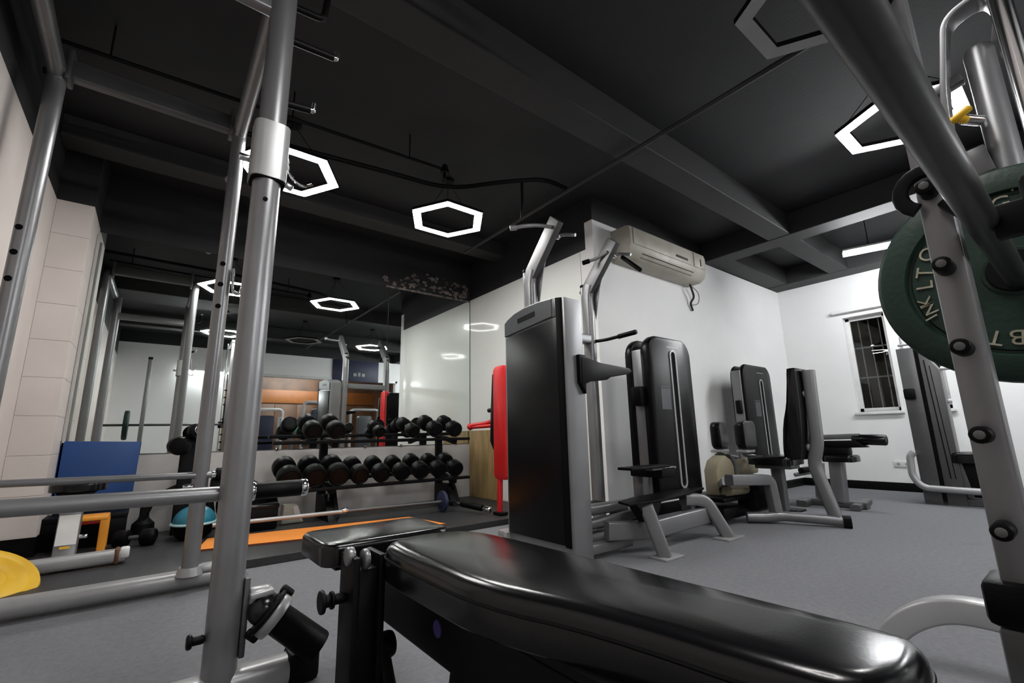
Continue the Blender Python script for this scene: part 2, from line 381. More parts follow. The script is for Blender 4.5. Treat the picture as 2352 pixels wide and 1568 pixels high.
# broken plaster strip above the mirror
def pl(b):
    rnd = random.Random(3)
    b.box(1.95, 3.08, YM - .02, YM - .001, 2.455, 2.475, .003)
    for k in range(110):
        x = 1.9 + 1.15 * rnd.random() ** 0.8; h = (.30 - abs(x - 2.6) * .28) * rnd.random() + .01
        z = 2.478 + h * .9; r = .006 + .022 * rnd.random() ** 2
        bm = bmesh.new(); bmesh.ops.create_icosphere(bm, subdivisions=1, radius=r)
        for v in bm.verts: v.co = V(v.co.x * 1.6 * (0.8 + .4 * rnd.random()) + x, YM - .012 + v.co.y * .5, z + v.co.z * (0.6 + .8 * rnd.random()))
        b.addbm(bm)
struct(part('trim_3', 'plaster', None, pl, smooth=20))

# ------------------------------------------------------------------ back of the room (seen in the mirror)
wb = struct(part('wall_rear', 'white_wall', None, lambda b: (b.box(XL - .1, 1.12, YB - .1, YB, 0, 2.76), b.box(1.12, XW, YB - .1, YB, 2.27, 2.76), b.box(5.2, XW + .2, YB - .1, YB, 0, 2.27)), smooth=0))
part('upper_band', 'black_paint', wb, lambda b: b.box(XL - .1, XW + .2, YB - .1, YB, 2.76, TOP), smooth=0)
lb = struct(part('wall_lobby', 'brown_wood', None, lambda b: b.box(0.9, 5.6, YB - 2.6, YB - 2.5, 0, 2.6), smooth=0))
for k in range(8): part('panel', 'brown_wood', lb, lambda b: b.box(0.92 + k * .58, 0.92 + k * .58 + .565, YB - 2.5, YB - 2.48, 0.1, 1.75, .004))
part('orange_band', 'orange_band', lb, lambda b: b.box(0.92, 5.55, YB - 2.5, YB - 2.46, 1.78, 2.15, .004))
part('side_wall', 'brown_wood', lb, lambda b: (b.box(0.9, 1.0, YB - 2.5, YB - .1, 0, 2.6), b.box(5.5, 5.6, YB - 2.5, YB - .1, 0, 2.6)), smooth=0)
part('lobby_ceiling', 'beam_paint', lb, lambda b: b.box(0.9, 5.6, YB - 2.6, YB - .1, 2.6, 2.7), smooth=0)
part('doorway_frame', 'plastic_white', lb, lambda b: (b.box(1.12, 1.18, YB - .12, YB + .02, 0, 2.27, .004), b.box(5.14, 5.2, YB - .12, YB + .02, 0, 2.27, .004), b.box(1.12, 5.2, YB - .12, YB + .02, 2.21, 2.27, .004)))

# ------------------------------------------------------------------ lamps
def hexlamp(x, y, on, label):
    t = thing('hexagon_ceiling_lamp', label, 'lamp', (x, y, 2.6), 'hexagon ring lamps under the black ceiling')
    R = 0.30
    pts = [(x + R * math.cos(k * PI / 3), y + R * math.sin(k * PI / 3), 2.6205) for k in range(6)]
    b = MB(); b.sweep(pts, [(-.034, -.0125), (.034, -.0125), (.034, .0125), (-.034, .0125)], closed=True); b.build('housing', 'black_metal', t, smooth=0)
    pts = [(px, py, 2.6) for px, py, _ in pts]
    b = MB(); b.sweep(pts, [(-.032, .006), (.032, .006), (.032, .0085), (-.032, .0085)], closed=True); b.build('diffuser', 'lamp' if on else 'lamp_off', t, smooth=0)
    for k in (0, 2, 4):
        part('suspension_wire', 'black_metal', t, lambda b: b.cyl((pts[k][0], pts[k][1], 2.632), (x, y, TOP - .01), .0025, seg=6))
    part('ceiling_rose', 'black_metal', t, lambda b: b.cyl((x, y, TOP - .025), (x, y, TOP - .0005), .05))
    return t
hexlamp(1.85, 3.24, True, 'glowing hexagon lamp in front of the mirror, left of the pull-up arms')
hexlamp(0.57, 3.24, True, 'glowing hexagon lamp half hidden behind the round front rack post')
hexlamp(3.45, 0.46, True, 'glowing hexagon lamp cut by the thick diagonal bar at upper right')
hexlamp(2.11, 0.45, False, 'unlit hexagon lamp at the top edge beside the diagonal bar')
hexlamp(0.80, 0.40, True, 'glowing hexagon lamp above the camera, seen only in the mirror')
def tubelamp(p, q, label, m='tube', drop=0.02):
    p = Vector(p); q = Vector(q); t = thing('tube_lamp', label, 'lamp', (p + q) / 2)
    b = MB(); b.obox(p + V(0, 0, .032), q + V(0, 0, .032), .15, .02, .004); b.build('housing', 'plastic_white', t)
    b = MB(); b.tube([p, q], .022, 10); b.build('tube', m, t)
    return t
t = tubelamp((5.74, 1.44, 2.60), (6.06, 0.34, 2.60), 'white tube lamp under the coffered ceiling left of the green plate')
for d in (0.2, 0.8):
    p = V(5.74, 1.44, 2.63) * (1 - d) + V(6.06, .34, 2.63) * d
    part('hanger', 'black_metal', t, lambda b: b.cyl((p.x, p.y, 2.645), (p.x, p.y, TOP), .004, seg=6))
tubelamp((0.40, YB + .04, 2.22), (1.10, YB + .04, 2.22), 'long tube lamp on the rear wall, seen in the mirror')
tubelamp((6.2, -0.3, 2.60), (6.2, -1.5, 2.60), 'unseen tube lamp added to brighten the window wall')  # extra lamp out of view, added for more light on the window wall
tl = tubelamp((2.4, YB - 1.4, 2.52), (3.8, YB - 1.4, 2.52), 'unseen tube lamp added to light the lobby behind the rear wall')  # added out of view so the lobby recess is lit

# ------------------------------------------------------------------ pipes and cables on the ceiling
pp = part('conduit_pipe', 'beam_paint', None, lambda b: b.tube([(2.50, -1.0, 2.725), (2.50, 4.0, 2.725)], .016, 10)); tag(pp, 'thin dark pipe running straight under the big ceiling beam', 'pipe')
sp = thing('sprinkler_pipe', 'short dark ceiling pipe along the mirror side ending in a round head', 'pipe', (1.0, 2.9, 2.8))
part('pipe', 'black_metal', sp, lambda b: b.tube([(-0.6, 2.98, 2.80), (1.58, 2.84, 2.80)], .012, 10))
part('head', 'black_metal', sp, lambda b: (b.cyl((1.59, 2.84, 2.77), (1.59, 2.84, 2.84), .04, .02), b.cyl((1.59, 2.84, 2.72), (1.59, 2.84, 2.775), .012)))
for x in (-.4, .5, 1.3): part('hanger', 'black_metal', sp, lambda b: b.cyl((x, 2.967 - .064 * (x + .4), 2.80), (x, 2.967 - .064 * (x + .4), TOP), .005, seg=6))
cb = part('ceiling_cable', 'black_rubber', None, lambda b: b.tube(fillet([(-0.7, 3.30, 2.80), (0.5, 3.24, 2.80), (1.3, 3.12, 2.80), (1.75, 3.06, 2.79), (2.05, 2.72, 2.80), (2.36, 2.52, 2.84), (2.495, 2.40, 2.735)], .25), .018, 8)); tag(cb, 'sagging thick black cable above the hexagon lamps', 'cable')
dc = part('drop_cable', 'black_rubber', None, lambda b: b.tube([(2.2, 2.63, 2.83), (2.2, 2.63, 2.62), (2.21, 2.66, 2.5)], .012, 8)); tag(dc, 'short black cable end hanging from the ceiling left of the pull-up arms', 'cable')
cv = thing('ceiling_spotlight', 'small pale round ceiling fitting on the dark band above the mirror', 'fitting', (0.27, 3.9, 2.83))
part('body', 'lamp_off', cv, lambda b: b.sphere((0.27, 3.95, 2.79), .035, 14, 8))
part('arm', 'black_metal', cv, lambda b: b.cyl((0.27, 3.95, 2.80), (0.27, 3.95, TOP), .012, seg=8))

# ------------------------------------------------------------------ air conditioner
ac = thing('air_conditioner', 'yellowed white split air conditioner high on the white wall', 'air conditioner', (4.05, YA, 2.53))
def acb(b):
    prof = [(YA - .003, 2.375), (YA - .003, 2.70), (2.50, 2.70), (2.458, 2.685), (2.445, 2.64), (2.445, 2.50), (2.47, 2.42), (2.53, 2.38)]
    b.prism(prof, YZ, 3.36, 4.70, .01)
part('body', 'ac', ac, acb)
part('front_panel', 'ac', ac, lambda b: b.box(3.40, 4.40, 2.437, 2.446, 2.505, 2.665, .003))
part('end_panel', 'ac', ac, lambda b: b.box(4.45, 4.66, 2.437, 2.446, 2.505, 2.665, .003))
part('display_slot', 'dark_slot', ac, lambda b: b.box(4.10, 4.32, 2.433, 2.438, 2.535, 2.56, .002))
part('badge', 'dark_slot', ac, lambda b: b.box(4.57, 4.585, 2.433, 2.438, 2.53, 2.61, .001))
for k in range(2):
    part('louver', 'dark_slot', ac, lambda b: b.obox((3.55, 2.462 + .028 * k, 2.44 - .03 * k), (4.45, 2.462 + .028 * k, 2.44 - .03 * k), .012, .006, .001))
part('drain_pipe', 'dark_slot', ac, lambda b: b.tube(fillet([(4.62, 2.62, 2.40), (4.63, 2.60, 2.32), (4.70, 2.62, 2.24), (4.66, 2.655, 2.18), (4.72, 2.664, 2.10)], .05), .012, 8))
part('wire_loop', 'steel_bar', ac, lambda b: b.tube(fillet([(4.64, 2.62, 2.38), (4.78, 2.60, 2.30), (4.80, 2.63, 2.18), (4.70, 2.66, 2.16)], .06), .006, 6))

# ------------------------------------------------------------------ squat rack on the left
RX0, RX1, RYF, RYR = -0.59, 0.23, 1.72, 3.03
rk = thing('squat_rack', 'tall silver tube squat rack with two posts in the left foreground', 'squat rack', (-.2, 2.4, 0))
RT = 2.64
for x in (RX0, RX1):
    b = MB(); b.tube(fillet([(x, RYR, .07), (x, RYR, RT), (x, RYF, RT + .06)], .05), .046, 18, ry=.038, up=(1, 0, 0))
    o = b.build('rear_upright', 'silver', rk)
    for z in (1.76, 1.635, 1.505): part('peg_hole', 'hole', o, lambda b: b.cyl((x - .012, RYR - .047, z), (x - .012, RYR - .03, z), .014, seg=12))
for x in (RX0 + .03, RX1):
    b = MB(); b.tube([(x, RYF, 0.05), (x, RYF, RT + .05)], .052, 20, ry=.046, up=(1, 0, 0))
    o = b.build('front_upright', 'silver', rk)
    for z in (1.577,): part('peg_hole', 'hole', o, lambda b: b.cyl((x - .006, RYF - .054, z), (x - .006, RYF - .03, z), .008, seg=10))
part('top_crossbar', 'silver_dark', rk, lambda b: b.rtube([(RX0 + .04, RYR, 2.68), (RX1 - .04, RYR, 2.68)], .06, .11, .012))
for x in (RX0 + .045, RX1 - .045): part('bolt_plate', 'silver_dark', rk, lambda b: b.box(x - .012, x + .012, RYR - .06, RYR + .05, 2.60, 2.77, .006))
part('front_crossbar', 'silver', rk, lambda b: b.rtube([(RX0 + .06, RYF + .01, 2.43), (RX1 - .04, RYF + .01, 2.43)], .05, .09, .012))
bar1 = part('rear_low_bar', 'silver', rk, lambda b: b.tube([(XL + .005, RYR - .02, .59), (RX1 + .05, RYR - .02, .575)], .017, 14))
part('pin', 'chrome', rk, lambda b: (b.rcyl((RX1 + .045, RYR - .02, .575), (RX1 + .068, RYR - .02, .575), .022), b.rcyl((RX1 - .075, RYR - .03, .52), (RX1 - .03, RYR - .03, .52), .014)))
part('storage_peg', 'black_rubber', rk, lambda b: (b.rcyl((RX1 + .068, RYR - .01, .575), (RX1 + .16, RYR - .01, .575), .035), b.rcyl((RX1 + .05, RYR, .51), (RX1 + .16, RYR, .51), .045)))
bar2 = part('front_low_bar', 'silver', rk, lambda b: b.tube([(XL + .005, RYF + .03, .60), (RX1 - .03, RYF + .03, .588)], .023, 16))
o = part('storage_peg', 'black_rubber', rk, lambda b: b.rcyl((RX1 + .05, RYF + .03, .588), (RX1 + .205, RYF + .03, .588), .027, .006))
part('end_ring', 'chrome', o, lambda b: b.rcyl((RX1 + .195, RYF + .03, .588), (RX1 + .218, RYF + .03, .588), .029))
part('end_ring', 'chrome', o, lambda b: b.rcyl((RX1 + .042, RYF + .03, .588), (RX1 + .058, RYF + .03, .588), .031))
part('base_tube', 'silver_light', rk, lambda b: b.tube([(XL + .005, RYR + .04, .055), (RX1 + .17, RYR + .04, .055)], .05, 20, ry=.045))  # paler silver stands in for light falling from above
part('end_cap', 'black_rubber', rk, lambda b: b.rcyl((RX1 + .165, RYR + .04, .055), (RX1 + .19, RYR + .04, .055), .047))
part('foot_collar', 'silver_light', rk, lambda b: (b.box(RX1 + .05, RX1 + .15, RYR - .02, RYR + .10, .085, .11, .01), b.cyl((RX1, RYR, .08), (RX1, RYR, .12), .06, .05)))
part('base_tube', 'silver_light', rk, lambda b: b.rtube([(XL + .005, RYF, .045), (RX1 + .19, RYF, .045)], .09, .085, .03))
part('end_cap', 'black_rubber', rk, lambda b: b.box(RX1 + .18, RX1 + .275, RYF - .052, RYF + .052, .001, .10, .02))
part('side_bracket', 'silver_dark', rk, lambda b: b.box(RX1 + .042, RX1 + .058, RYF - .035, RYF + .045, .12, .34, .004))
part('bolt', 'black_metal', rk, lambda b: (b.rcyl((RX1 - .085, RYF - .01, .19), (RX1 - .045, RYF - .01, .19), .012), b.rcyl((RX1 - .09, RYF - .01, .19), (RX1 - .075, RYF - .01, .19), .02)))
# sliding carriage on the front upright
o = part('carriage_sleeve', 'silver_light', rk, lambda b: b.rtube([(RX1, RYF, 1.665), (RX1, RYF, 1.885)], .118, .112, .03, up=(0, 1, 0)))
part('slot', 'hole', o, lambda b: b.rtube([(RX1, RYF, 1.659), (RX1, RYF, 1.667)], .110, .104, .028, up=(0, 1, 0)))
part('pin', 'chrome', o, lambda b: (b.rcyl((RX1 - .095, RYF, 1.74), (RX1 - .05, RYF, 1.74), .013), b.rcyl((RX1 + .05, RYF - .01, 1.68), (RX1 + .085, RYF - .01, 1.665), .012)))
part('hook', 'chrome', o, lambda b: b.tube(fillet([(RX1 + .055, RYF, 1.80), (RX1 + .075, RYF - .02, 1.70), (RX1 + .12, RYF - .02, 1.68), (RX1 + .15, RYF - .02, 1.70)], .03), .006, 8))
for z, L in ((2.30, .20), (2.015, .125)):
    o = part('accessory_peg', 'black_metal', rk, lambda b: b.cyl((RX1 + .04, RYF, z), (RX1 + L, RYF, z + .012), .014))
    part('tip', 'chrome', o, lambda b: b.tube(fillet([(RX1 + L - .01, RYF, z + .012), (RX1 + L + .012, RYF, z + .012), (RX1 + L + .014, RYF, z + .045)], .012), .011, 10))
o = part('accessory_peg', 'black_metal', rk, lambda b: b.tube(fillet([(RX1 + .04, RYF, 2.46), (RX1 + .15, RYF, 2.47), (RX1 + .16, RYF, 2.58)], .03), .014, 10))
part('tip', 'chrome', o, lambda b: b.rcyl((RX1 + .155, RYF, 2.575), (RX1 + .163, RYF, 2.605), .016))
o = part('bar_hook', 'chrome', rk, lambda b: b.rtube(fillet([(RX1 + .045, RYR - .03, 1.74), (RX1 + .05, RYR - .04, 1.60), (RX1 + .085, RYR - .045, 1.59), (RX1 + .10, RYR - .045, 1.66)], .03), .012, .04, .004, up=(0, 1, 0)))
# landmine sleeve on the rack foot
lm = thing('landmine_sleeve', 'black swivel barbell sleeve bolted to the front rack post foot', 'landmine', (RX1 + .09, RYF - .05, .25))
part('bracket', 'silver_light', lm, lambda b: (b.rcyl((RX1 + .057, RYF - .03, .285), (RX1 + .11, RYF - .03, .285), .026), b.obox((RX1 + .056, RYF - .03, .29), (RX1 + .12, RYF - .03, .295), .07, .016, .004)))
part('swivel_ball', 'black_gloss', lm, lambda b: b.sphere((RX1 + .10, RYF - .04, .245), .048, 20, 14))
A = V(RX1 + .115, RYF - .05, .232); B = V(RX1 + .27, RYF - .10, .10); d = (B - A).normalized()
part('clamp_ring', 'silver_light', lm, lambda b: b.rcyl(A - d * .002, A + d * .03, .066, .008))
part('clamp_ring', 'black_metal', lm, lambda b: b.rcyl(A - d * .014, A, .072, .005))
part('sleeve', 'black_rubber', lm, lambda b: b.lathe(A + d * .03, d, [(.040, 0), (.045, .004), (.047, .15), (.044, .157), (.036, .158), (.035, .12)], 24, capb=True))
for sx in (-1, 1):
    o = d.cross(V(0, 1, 0)).normalized() * sx
    part('bolt', 'black_metal', lm, lambda b: b.rcyl(A + o * .068 - d * .02, A + o * .068 + d * .02, .014))

# ------------------------------------------------------------------ Smith machine on the right
sm = thing('smith_machine', 'silver Smith machine post with black rubber pegs and a thick bar', 'smith machine', (1.0, .11, 0))
part('upright', 'silver', sm, lambda b: b.box(.972, 1.03, .090, .130, .0, 2.55, .006))
for z in (1.639, 1.511, 1.384, 1.128 + .128, 1.128, .996, .866, .737, .606):
    if abs(z - 1.256) < .01: continue
    o = part('catch_peg', 'black_rubber', sm, lambda b: b.rcyl((.933, .113, z), (.973, .113, z), .0125, .004, 18))
    part('peg_cap', 'plug', o, lambda b: b.rcyl((.930, .113, z), (.934, .113, z), .0065, .001, 14))
part('upright', 'silver', sm, lambda b: b.box(-.18, -.122, .090, .136, .0, 2.10, .006))
part('post_cap', 'black_rubber', sm, lambda b: b.box(-.183, -.119, .087, .139, 2.10, 2.14, .006))
part('foot_bracket', 'black_rubber', sm, lambda b: b.box(.955, 1.05, .040, .150, .475, .535, .01))
part('lower_sleeve', 'silver_dark', sm, lambda b: b.box(.966, 1.036, .060, .142, .0, .474, .008))
ba = part('lifting_bar', 'steel_shaded', sm, lambda b: b.tube([(-0.7, .06, 1.03), (1.37, .06, 1.045)], .0185, 20))
part('bar_hook', 'black_metal', sm, lambda b: b.rtube([(.955, .113 + .034 * math.cos(t), 1.128 + .034 * math.sin(t)) for t in [math.radians(a) for a in range(-60, 205, 20)]], .022, .012, .004, up=(1, 0, 0)))
part('hook_arm', 'black_metal', sm, lambda b: b.obox((.955, .10, 1.10), (.955, .06, 1.045), .02, .014, .003))
part('guide_rod', 'chrome', sm, lambda b: b.cyl((.93, -.012, .02), (.93, -.012, 2.5), .0125, seg=20))
part('bearing', 'black_metal', sm, lambda b: (b.rcyl((.93, -.012, .98), (.93, -.012, 1.09), .03), b.box(.92, .94, -.012, .05, 1.01, 1.06, .004)))
part('top_beam', 'silver_dark', sm, lambda b: b.box(.97, 1.03, -.6, .136, 2.50, 2.56, .006))
part('base_plate', 'silver_dark', sm, lambda b: b.box(.94, 1.06, -.55, .20, .0, .03, .006))
# rear tube of the same machine with strap loop and yellow pin
rt = thing('cable_column', 'silver round column with strap loop and yellow pull pin behind the green plate', 'column', (1.52, .03, 0))
part('column', 'silver', rt, lambda b: b.lathe((1.52, .035, 0), (0, 0, 1), [(.05, 0), (.05, .01), (.028, .012), (.028, 1.655), (.024, 1.668), (.015, 1.672)], 26))
part('foot_plate', 'silver_dark', rt, lambda b: b.box(1.42, 1.62, -.08, .15, .0, .012, .003))
part('strap_loop', 'silver', rt, lambda b: b.rtube(fillet([(1.49, .115, 1.42), (1.47, .105, 1.55), (1.47, .075, 1.745), (1.47, .005, 1.765), (1.47, -.012, 1.70), (1.50, .0, 1.66)], .035), .013, .06, .003, up=(1, 0, 0)))
part('side_arm', 'silver_dark', rt, lambda b: (b.obox((1.50, .07, 1.60), (1.50, .20, 1.57), .03, .025), b.obox((1.50, .08, 1.40), (1.50, .07, 1.33), .05, .035)))
o = part('pull_pin', 'yellow', rt, lambda b: (b.rcyl((1.44, .075, 1.455), (1.44, .095, 1.475), .009), b.rcyl((1.43, .105, 1.462), (1.43, .065, 1.482), .0085)))
part('pin_shaft', 'chrome', rt, lambda b: b.cyl((1.455, .083, 1.47), (1.495, .06, 1.47), .012))
# plate on the bar
gp = thing('weight_plate', 'dark green bumper plate with raised pale letters on the Smith bar', 'weight plate', (1.40, .06, 1.065))
PC = V(1.38, .06, 1.065); PR = .232
part('disc', 'green_plate', gp, lambda b: b.lathe(PC, (1, 0, 0), [(.020, .004), (.05, .002), (.053, .006), (.165, .008), (.168, .012), (.174, .012), (.178, .0), (.222, .0), (.230, .006), (PR, .014), (PR, .05), (.230, .058), (.222, .064), (.02, .064)], 64))
part('hub', 'black_metal', gp, lambda b: b.lathe(PC + V(-.006, 0, 0), (1, 0, 0), [(.024, 0), (.042, 0), (.044, .004), (.044, .012)], 32, capa=False))
g2 = thing('weight_plate', 'dark green bumper plate on the far left bar end, seen only in the mirror', 'weight plate', (-.36, .06, 1.03))
part('disc', 'green_plate', g2, lambda b: b.lathe((-.38, .06, 1.03), (1, 0, 0), [(.020, .004), (.165, .008), (.174, .012), (.178, .0), (.222, .0), (PR, .014), (PR, .05), (.222, .064), (.02, .064)], 48, capa=False, capb=False))
part('hub', 'black_metal', g2, lambda b: b.lathe((-.386, .06, 1.03), (1, 0, 0), [(.024, 0), (.042, 0), (.044, .012)], 24))
def ring(word, ang, r, size, mt='letters'):
    t = math.radians(ang); rot = Matrix.Rotation(t - PI / 2, 4, 'Z') @ Matrix.Identity(4)
    base = Matrix(((0, 0, -1, PC.x + .0065), (-1, 0, 0, PC.y), (0, 1, 0, PC.z), (0, 0, 0, 1)))
    text(word, size, base @ Matrix.Translation((r * math.cos(t), r * math.sin(t), 0)) @ rot, mt, gp)
for w, a, rr_, sz in (('L', 177, .142, .043), ('T', 165, .142, .043), ('Q', 148, .148, .043), ('1', 206, .158, .034), ('N', 199, .150, .036), ('K', 192, .150, .036), ('G', 89, .150, .045), ("'", 82, .165, .05), ('T', 249, .142, .045), ('B', 262, .138, .045)): ring(w, a, rr_, sz)
# arched foot
af = thing('arched_machine_foot', 'silver arched tube foot on the carpet beyond the bench end', 'machine foot', (2.0, .2, 0))
part('arch', 'silver_light', af, lambda b: b.rtube(fillet([(2.0, .60, .0), (2.0, .52, .13), (2.0, .40, .205), (2.0, .22, .205), (2.0, -.25, .15), (2.0, -.75, .10), (2.0, -.95, .0)], .12), .07, .07, .008, up=(1, 0, 0)))
part('upright', 'silver', af, lambda b: b.box(1.965, 2.035, -.62, -.55, .10, 1.2, .01))
part('foot_pad', 'black_rubber', af, lambda b: b.box(1.955, 2.045, .56, .66, .0, .02, .004))

# ------------------------------------------------------------------ the bench
be = thing('weight_bench', 'black vinyl adjustable weight bench in the foreground', 'bench', (.62, .8, 0))
outl = [(.476, .70), (.472, .90), (.474, 1.10), (.49, 1.165), (.56, 1.19), (.66, 1.185), (.73, 1.14), (.758, 1.04), (.768, .80), (.778, .50), (.785, .30), (.786, .22), (.778, .182), (.74, .170), (.66, .165), (.60, .185), (.575, .24), (.545, .50)]
part('back_pad', 'vinyl', be, lambda b: b.pad(chaikin(outl, 2), XY, .412, .497, .030, .005))
part('piping', 'black_metal', be, lambda b: b.sweep([(x, y, .464) for x, y in chaikin(outl, 2)], [(.003 * math.cos(k * PI / 3), .003 * math.sin(k * PI / 3)) for k in range(6)], closed=True))
part('seat_pad', 'vinyl', be, lambda b: b.pad(rr_at(.378, .755, 1.275, 1.53, .045), XY, .425, .482, .016, .004))
part('pad_board', 'black_metal', be, lambda b: (b.box(.52, .74, .3, 1.12, .402, .416), b.box(.42, .71, 1.31, 1.5, .41, .426)))
part('main_beam', 'black_metal', be, lambda b: b.rtube([(.61, 1.45, .305), (.61, .22, .30)], .075, .13, .01))
part('upper_beam', 'black_metal', be, lambda b: b.rtube([(.62, 1.18, .388), (.62, .22, .388)], .09, .05, .008))
part('hinge_bracket', 'black_metal', be, lambda b: (b.box(.412, .43, 1.15, 1.25, .17, .47, .006), b.box(.475, .493, 1.15, 1.25, .17, .47, .006), b.box(.43, .475, 1.16, 1.24, .18, .44, .004)))
part('hinge_cap', 'silver', be, lambda b: (b.rcyl((.404, 1.19, .468), (.425, 1.19, .468), .022), b.rcyl((.436, 1.165, .462), (.452, 1.165, .462), .024)))
part('post', 'black_metal', be, lambda b: b.rtube(fillet([(.455, 1.2, .40), (.46, 1.2, .20), (.43, 1.2, .02)], .05), .075, .07, .01, up=(0, 1, 0)))
part('curved_rack', 'black_metal', be, lambda b: b.rtube(fillet([(.50, 1.19, .25), (.515, 1.15, .13), (.58, 1.10, .03)], .08), .03, .05, .006, up=(0, 1, 0)))
o = part('adjust_knob', 'black_rubber', be, lambda b: (b.rcyl((.352, 1.2, .375), (.362, 1.2, .375), .026, .003), b.rcyl((.36, 1.2, .375), (.378, 1.2, .375), .014), b.rcyl((.376, 1.2, .375), (.384, 1.2, .375), .02, .003), b.rcyl((.382, 1.2, .375), (.414, 1.2, .375), .012)))
part('adjust_knob', 'black_rubber', be, lambda b: (b.rcyl((.49, 1.19, .248), (.535, 1.19, .248), .03, .01),))
part('front_leg', 'black_metal', be, lambda b: b.rtube(fillet([(.61, .96, .27), (.61, 1.0, .10), (.61, 1.07, .03)], .05), .06, .05, .008))
part('rear_leg', 'black_metal', be, lambda b: b.rtube([(.63, .26, .28), (.63, .20, .03)], .06, .05, .008))
part('foot_bar', 'black_metal', be, lambda b: (b.rtube([(.36, 1.2, .03), (.80, 1.2, .03)], .06, .05, .01), b.rtube([(.44, .20, .03), (.84, .20, .03)], .06, .05, .01)))
for x, y in ((.36, 1.2), (.80, 1.2), (.44, .2), (.84, .2)): part('foot_cap', 'black_rubber', be, lambda b: b.box(x - .02, x + .02, y - .035, y + .035, 0, .06, .008))
part('sticker', 'purple', be, lambda b: b.cyl((.569, 1.03, .315), (.5725, 1.03, .315), .018))
part('bolt', 'chrome', be, lambda b: b.rcyl((.488, 1.10, .435), (.478, 1.10, .435), .006, .002, 12))

# ------------------------------------------------------------------ pull-up tower
pu = thing('assisted_pull_up_machine', 'silver pull-up and dip machine with black weight shroud behind the bench', 'gym machine', (2.3, 2.4, 0))
side = [(2.02, .0), (2.66, .0), (2.66, 1.575), (2.62, 1.60), (2.54, 1.63), (2.42, 1.65), (2.27, 1.655), (2.12, 1.645), (2.02, 1.625)]
part('housing', 'silver', pu, lambda b: b.prism(side, YZ, 2.02, 2.175, .004), smooth=25)
part('front_shroud', 'black_shroud', pu, lambda b: b.prism([(2.09, .10), (2.635, .10), (2.635, 1.455), (2.13, 1.50), (2.09, 1.50)], YZ, 2.008, 2.021, .003))
part('dark_strip', 'hole', pu, lambda b: b.prism([(2.045, .09), (2.09, .09), (2.09, 1.636), (2.045, 1.628)], YZ, 2.010, 2.021, .002))
part('top_cap', 'grey_cap', pu, lambda b: b.prism([(2.13, 1.515), (2.648, 1.47), (2.648, 1.57), (2.61, 1.593), (2.53, 1.622), (2.42, 1.641), (2.27, 1.646), (2.13, 1.638)], YZ, 2.006, 2.021, .003), smooth=20)
part('cap_block', 'silver_dark', pu, lambda b: b.prism([(2.092, 1.51), (2.127, 1.513), (2.127, 1.638), (2.092, 1.636)], YZ, 2.008, 2.021, .002))
part('name_plate', 'black_metal', pu, lambda b: b.prism([(2.30, 1.555), (2.49, 1.54), (2.49, 1.575), (2.30, 1.592)], YZ, 2.004, 2.007))
part('base_foot', 'silver_light', pu, lambda b: (b.box(2.0, 2.2, 2.66, 2.76, .06, .10, .006), b.box(1.99, 2.22, 2.64, 2.68, .0, .10, .006)))
for x in (2.24, 2.90):
    ux = x
    b = MB(); b.rtube(fillet([(ux, 2.61, .04), (ux, 2.61, 1.94), (ux, 2.575, 2.03)], .06), .11, .075, .03, up=(1, 0, 0)); b.build('upright', 'silver', pu)
    b = MB(); b.rtube([(ux, 2.64, 1.94), (ux, 2.28, 2.34)], .125, .055, .008, up=(1, 0, 0)); b.build('top_arm', 'silver_dark', pu)
    b = MB(); b.tube([(ux - .012, 2.63, 1.55), (ux - .012, 2.65, 2.02)], .022, 12); b.build('stub_tube', 'silver_light', pu)
    part('gusset', 'silver', pu, lambda b: b.prism([(2.56, 1.72), (2.60, 2.05), (2.42, 2.20), (2.50, 1.98)], YZ, ux + .035, ux + .045, .002))
    part('stub_cap', 'black_rubber', pu, lambda b: b.rcyl((ux - .012, 2.65, 2.02), (ux - .012, 2.651, 2.045), .024))
part('crossbar', 'silver', pu, lambda b: b.rtube([(2.24, 2.60, 1.54), (2.90, 2.60, 1.54)], .07, .08, .01))
part('crossbar', 'silver', pu, lambda b: b.rtube([(2.24, 2.60, .06), (2.90, 2.60, .06)], .07, .08, .01))
for x in (2.24, 2.90):
    s = -1 if x < 2.5 else 1
    part('pull_up_handle', 'silver_light', pu, lambda b: b.tube(fillet([(x - s * .03, 2.31, 2.29), (x + s * .12, 2.34, 2.285), (x + s * .22, 2.40, 2.275), (x + s * .27, 2.47, 2.27)], .06) if x < 2.5 else fillet([(x - .03, 2.33, 2.25), (x - .05, 2.42, 2.22), (x - .10, 2.50, 2.20)], .05), .014, 10))
    part('handle_grip', 'black_rubber' if x > 2.5 else 'silver_light', pu, lambda b: (b.rcyl((x - s * -.25, 2.45, 2.272), (x + s * .29, 2.485, 2.268), .02) if x < 2.5 else b.rcyl((x - .09, 2.48, 2.205), (x - .13, 2.53, 2.19), .02)))
    part('handle_knuckle', 'chrome', pu, lambda b: b.rcyl((x + .045, 2.34, 2.24), (x + .075, 2.34, 2.24), .022))
    part('pull_up_handle', 'silver', pu, lambda b: b.tube(fillet([(x + .05, 2.34, 2.24), (x + .09, 2.30, 2.25), (x + .11, 2.20, 2.215)], .03), .013, 10))
part('handle_grip', 'black_rubber', pu, lambda b: b.rcyl((2.98, 2.27, 2.21), (2.99, 2.10, 2.04), .018))
part('dip_handle', 'black_metal', pu, lambda b: b.tube(fillet([(2.92, 2.56, 1.525), (2.93, 2.46, 1.52), (2.95, 2.17, 1.535)], .05), .014, 10))
part('handle_grip', 'black_rubber', pu, lambda b: b.rcyl((2.945, 2.34, 1.527), (2.95, 2.16, 1.535), .02))
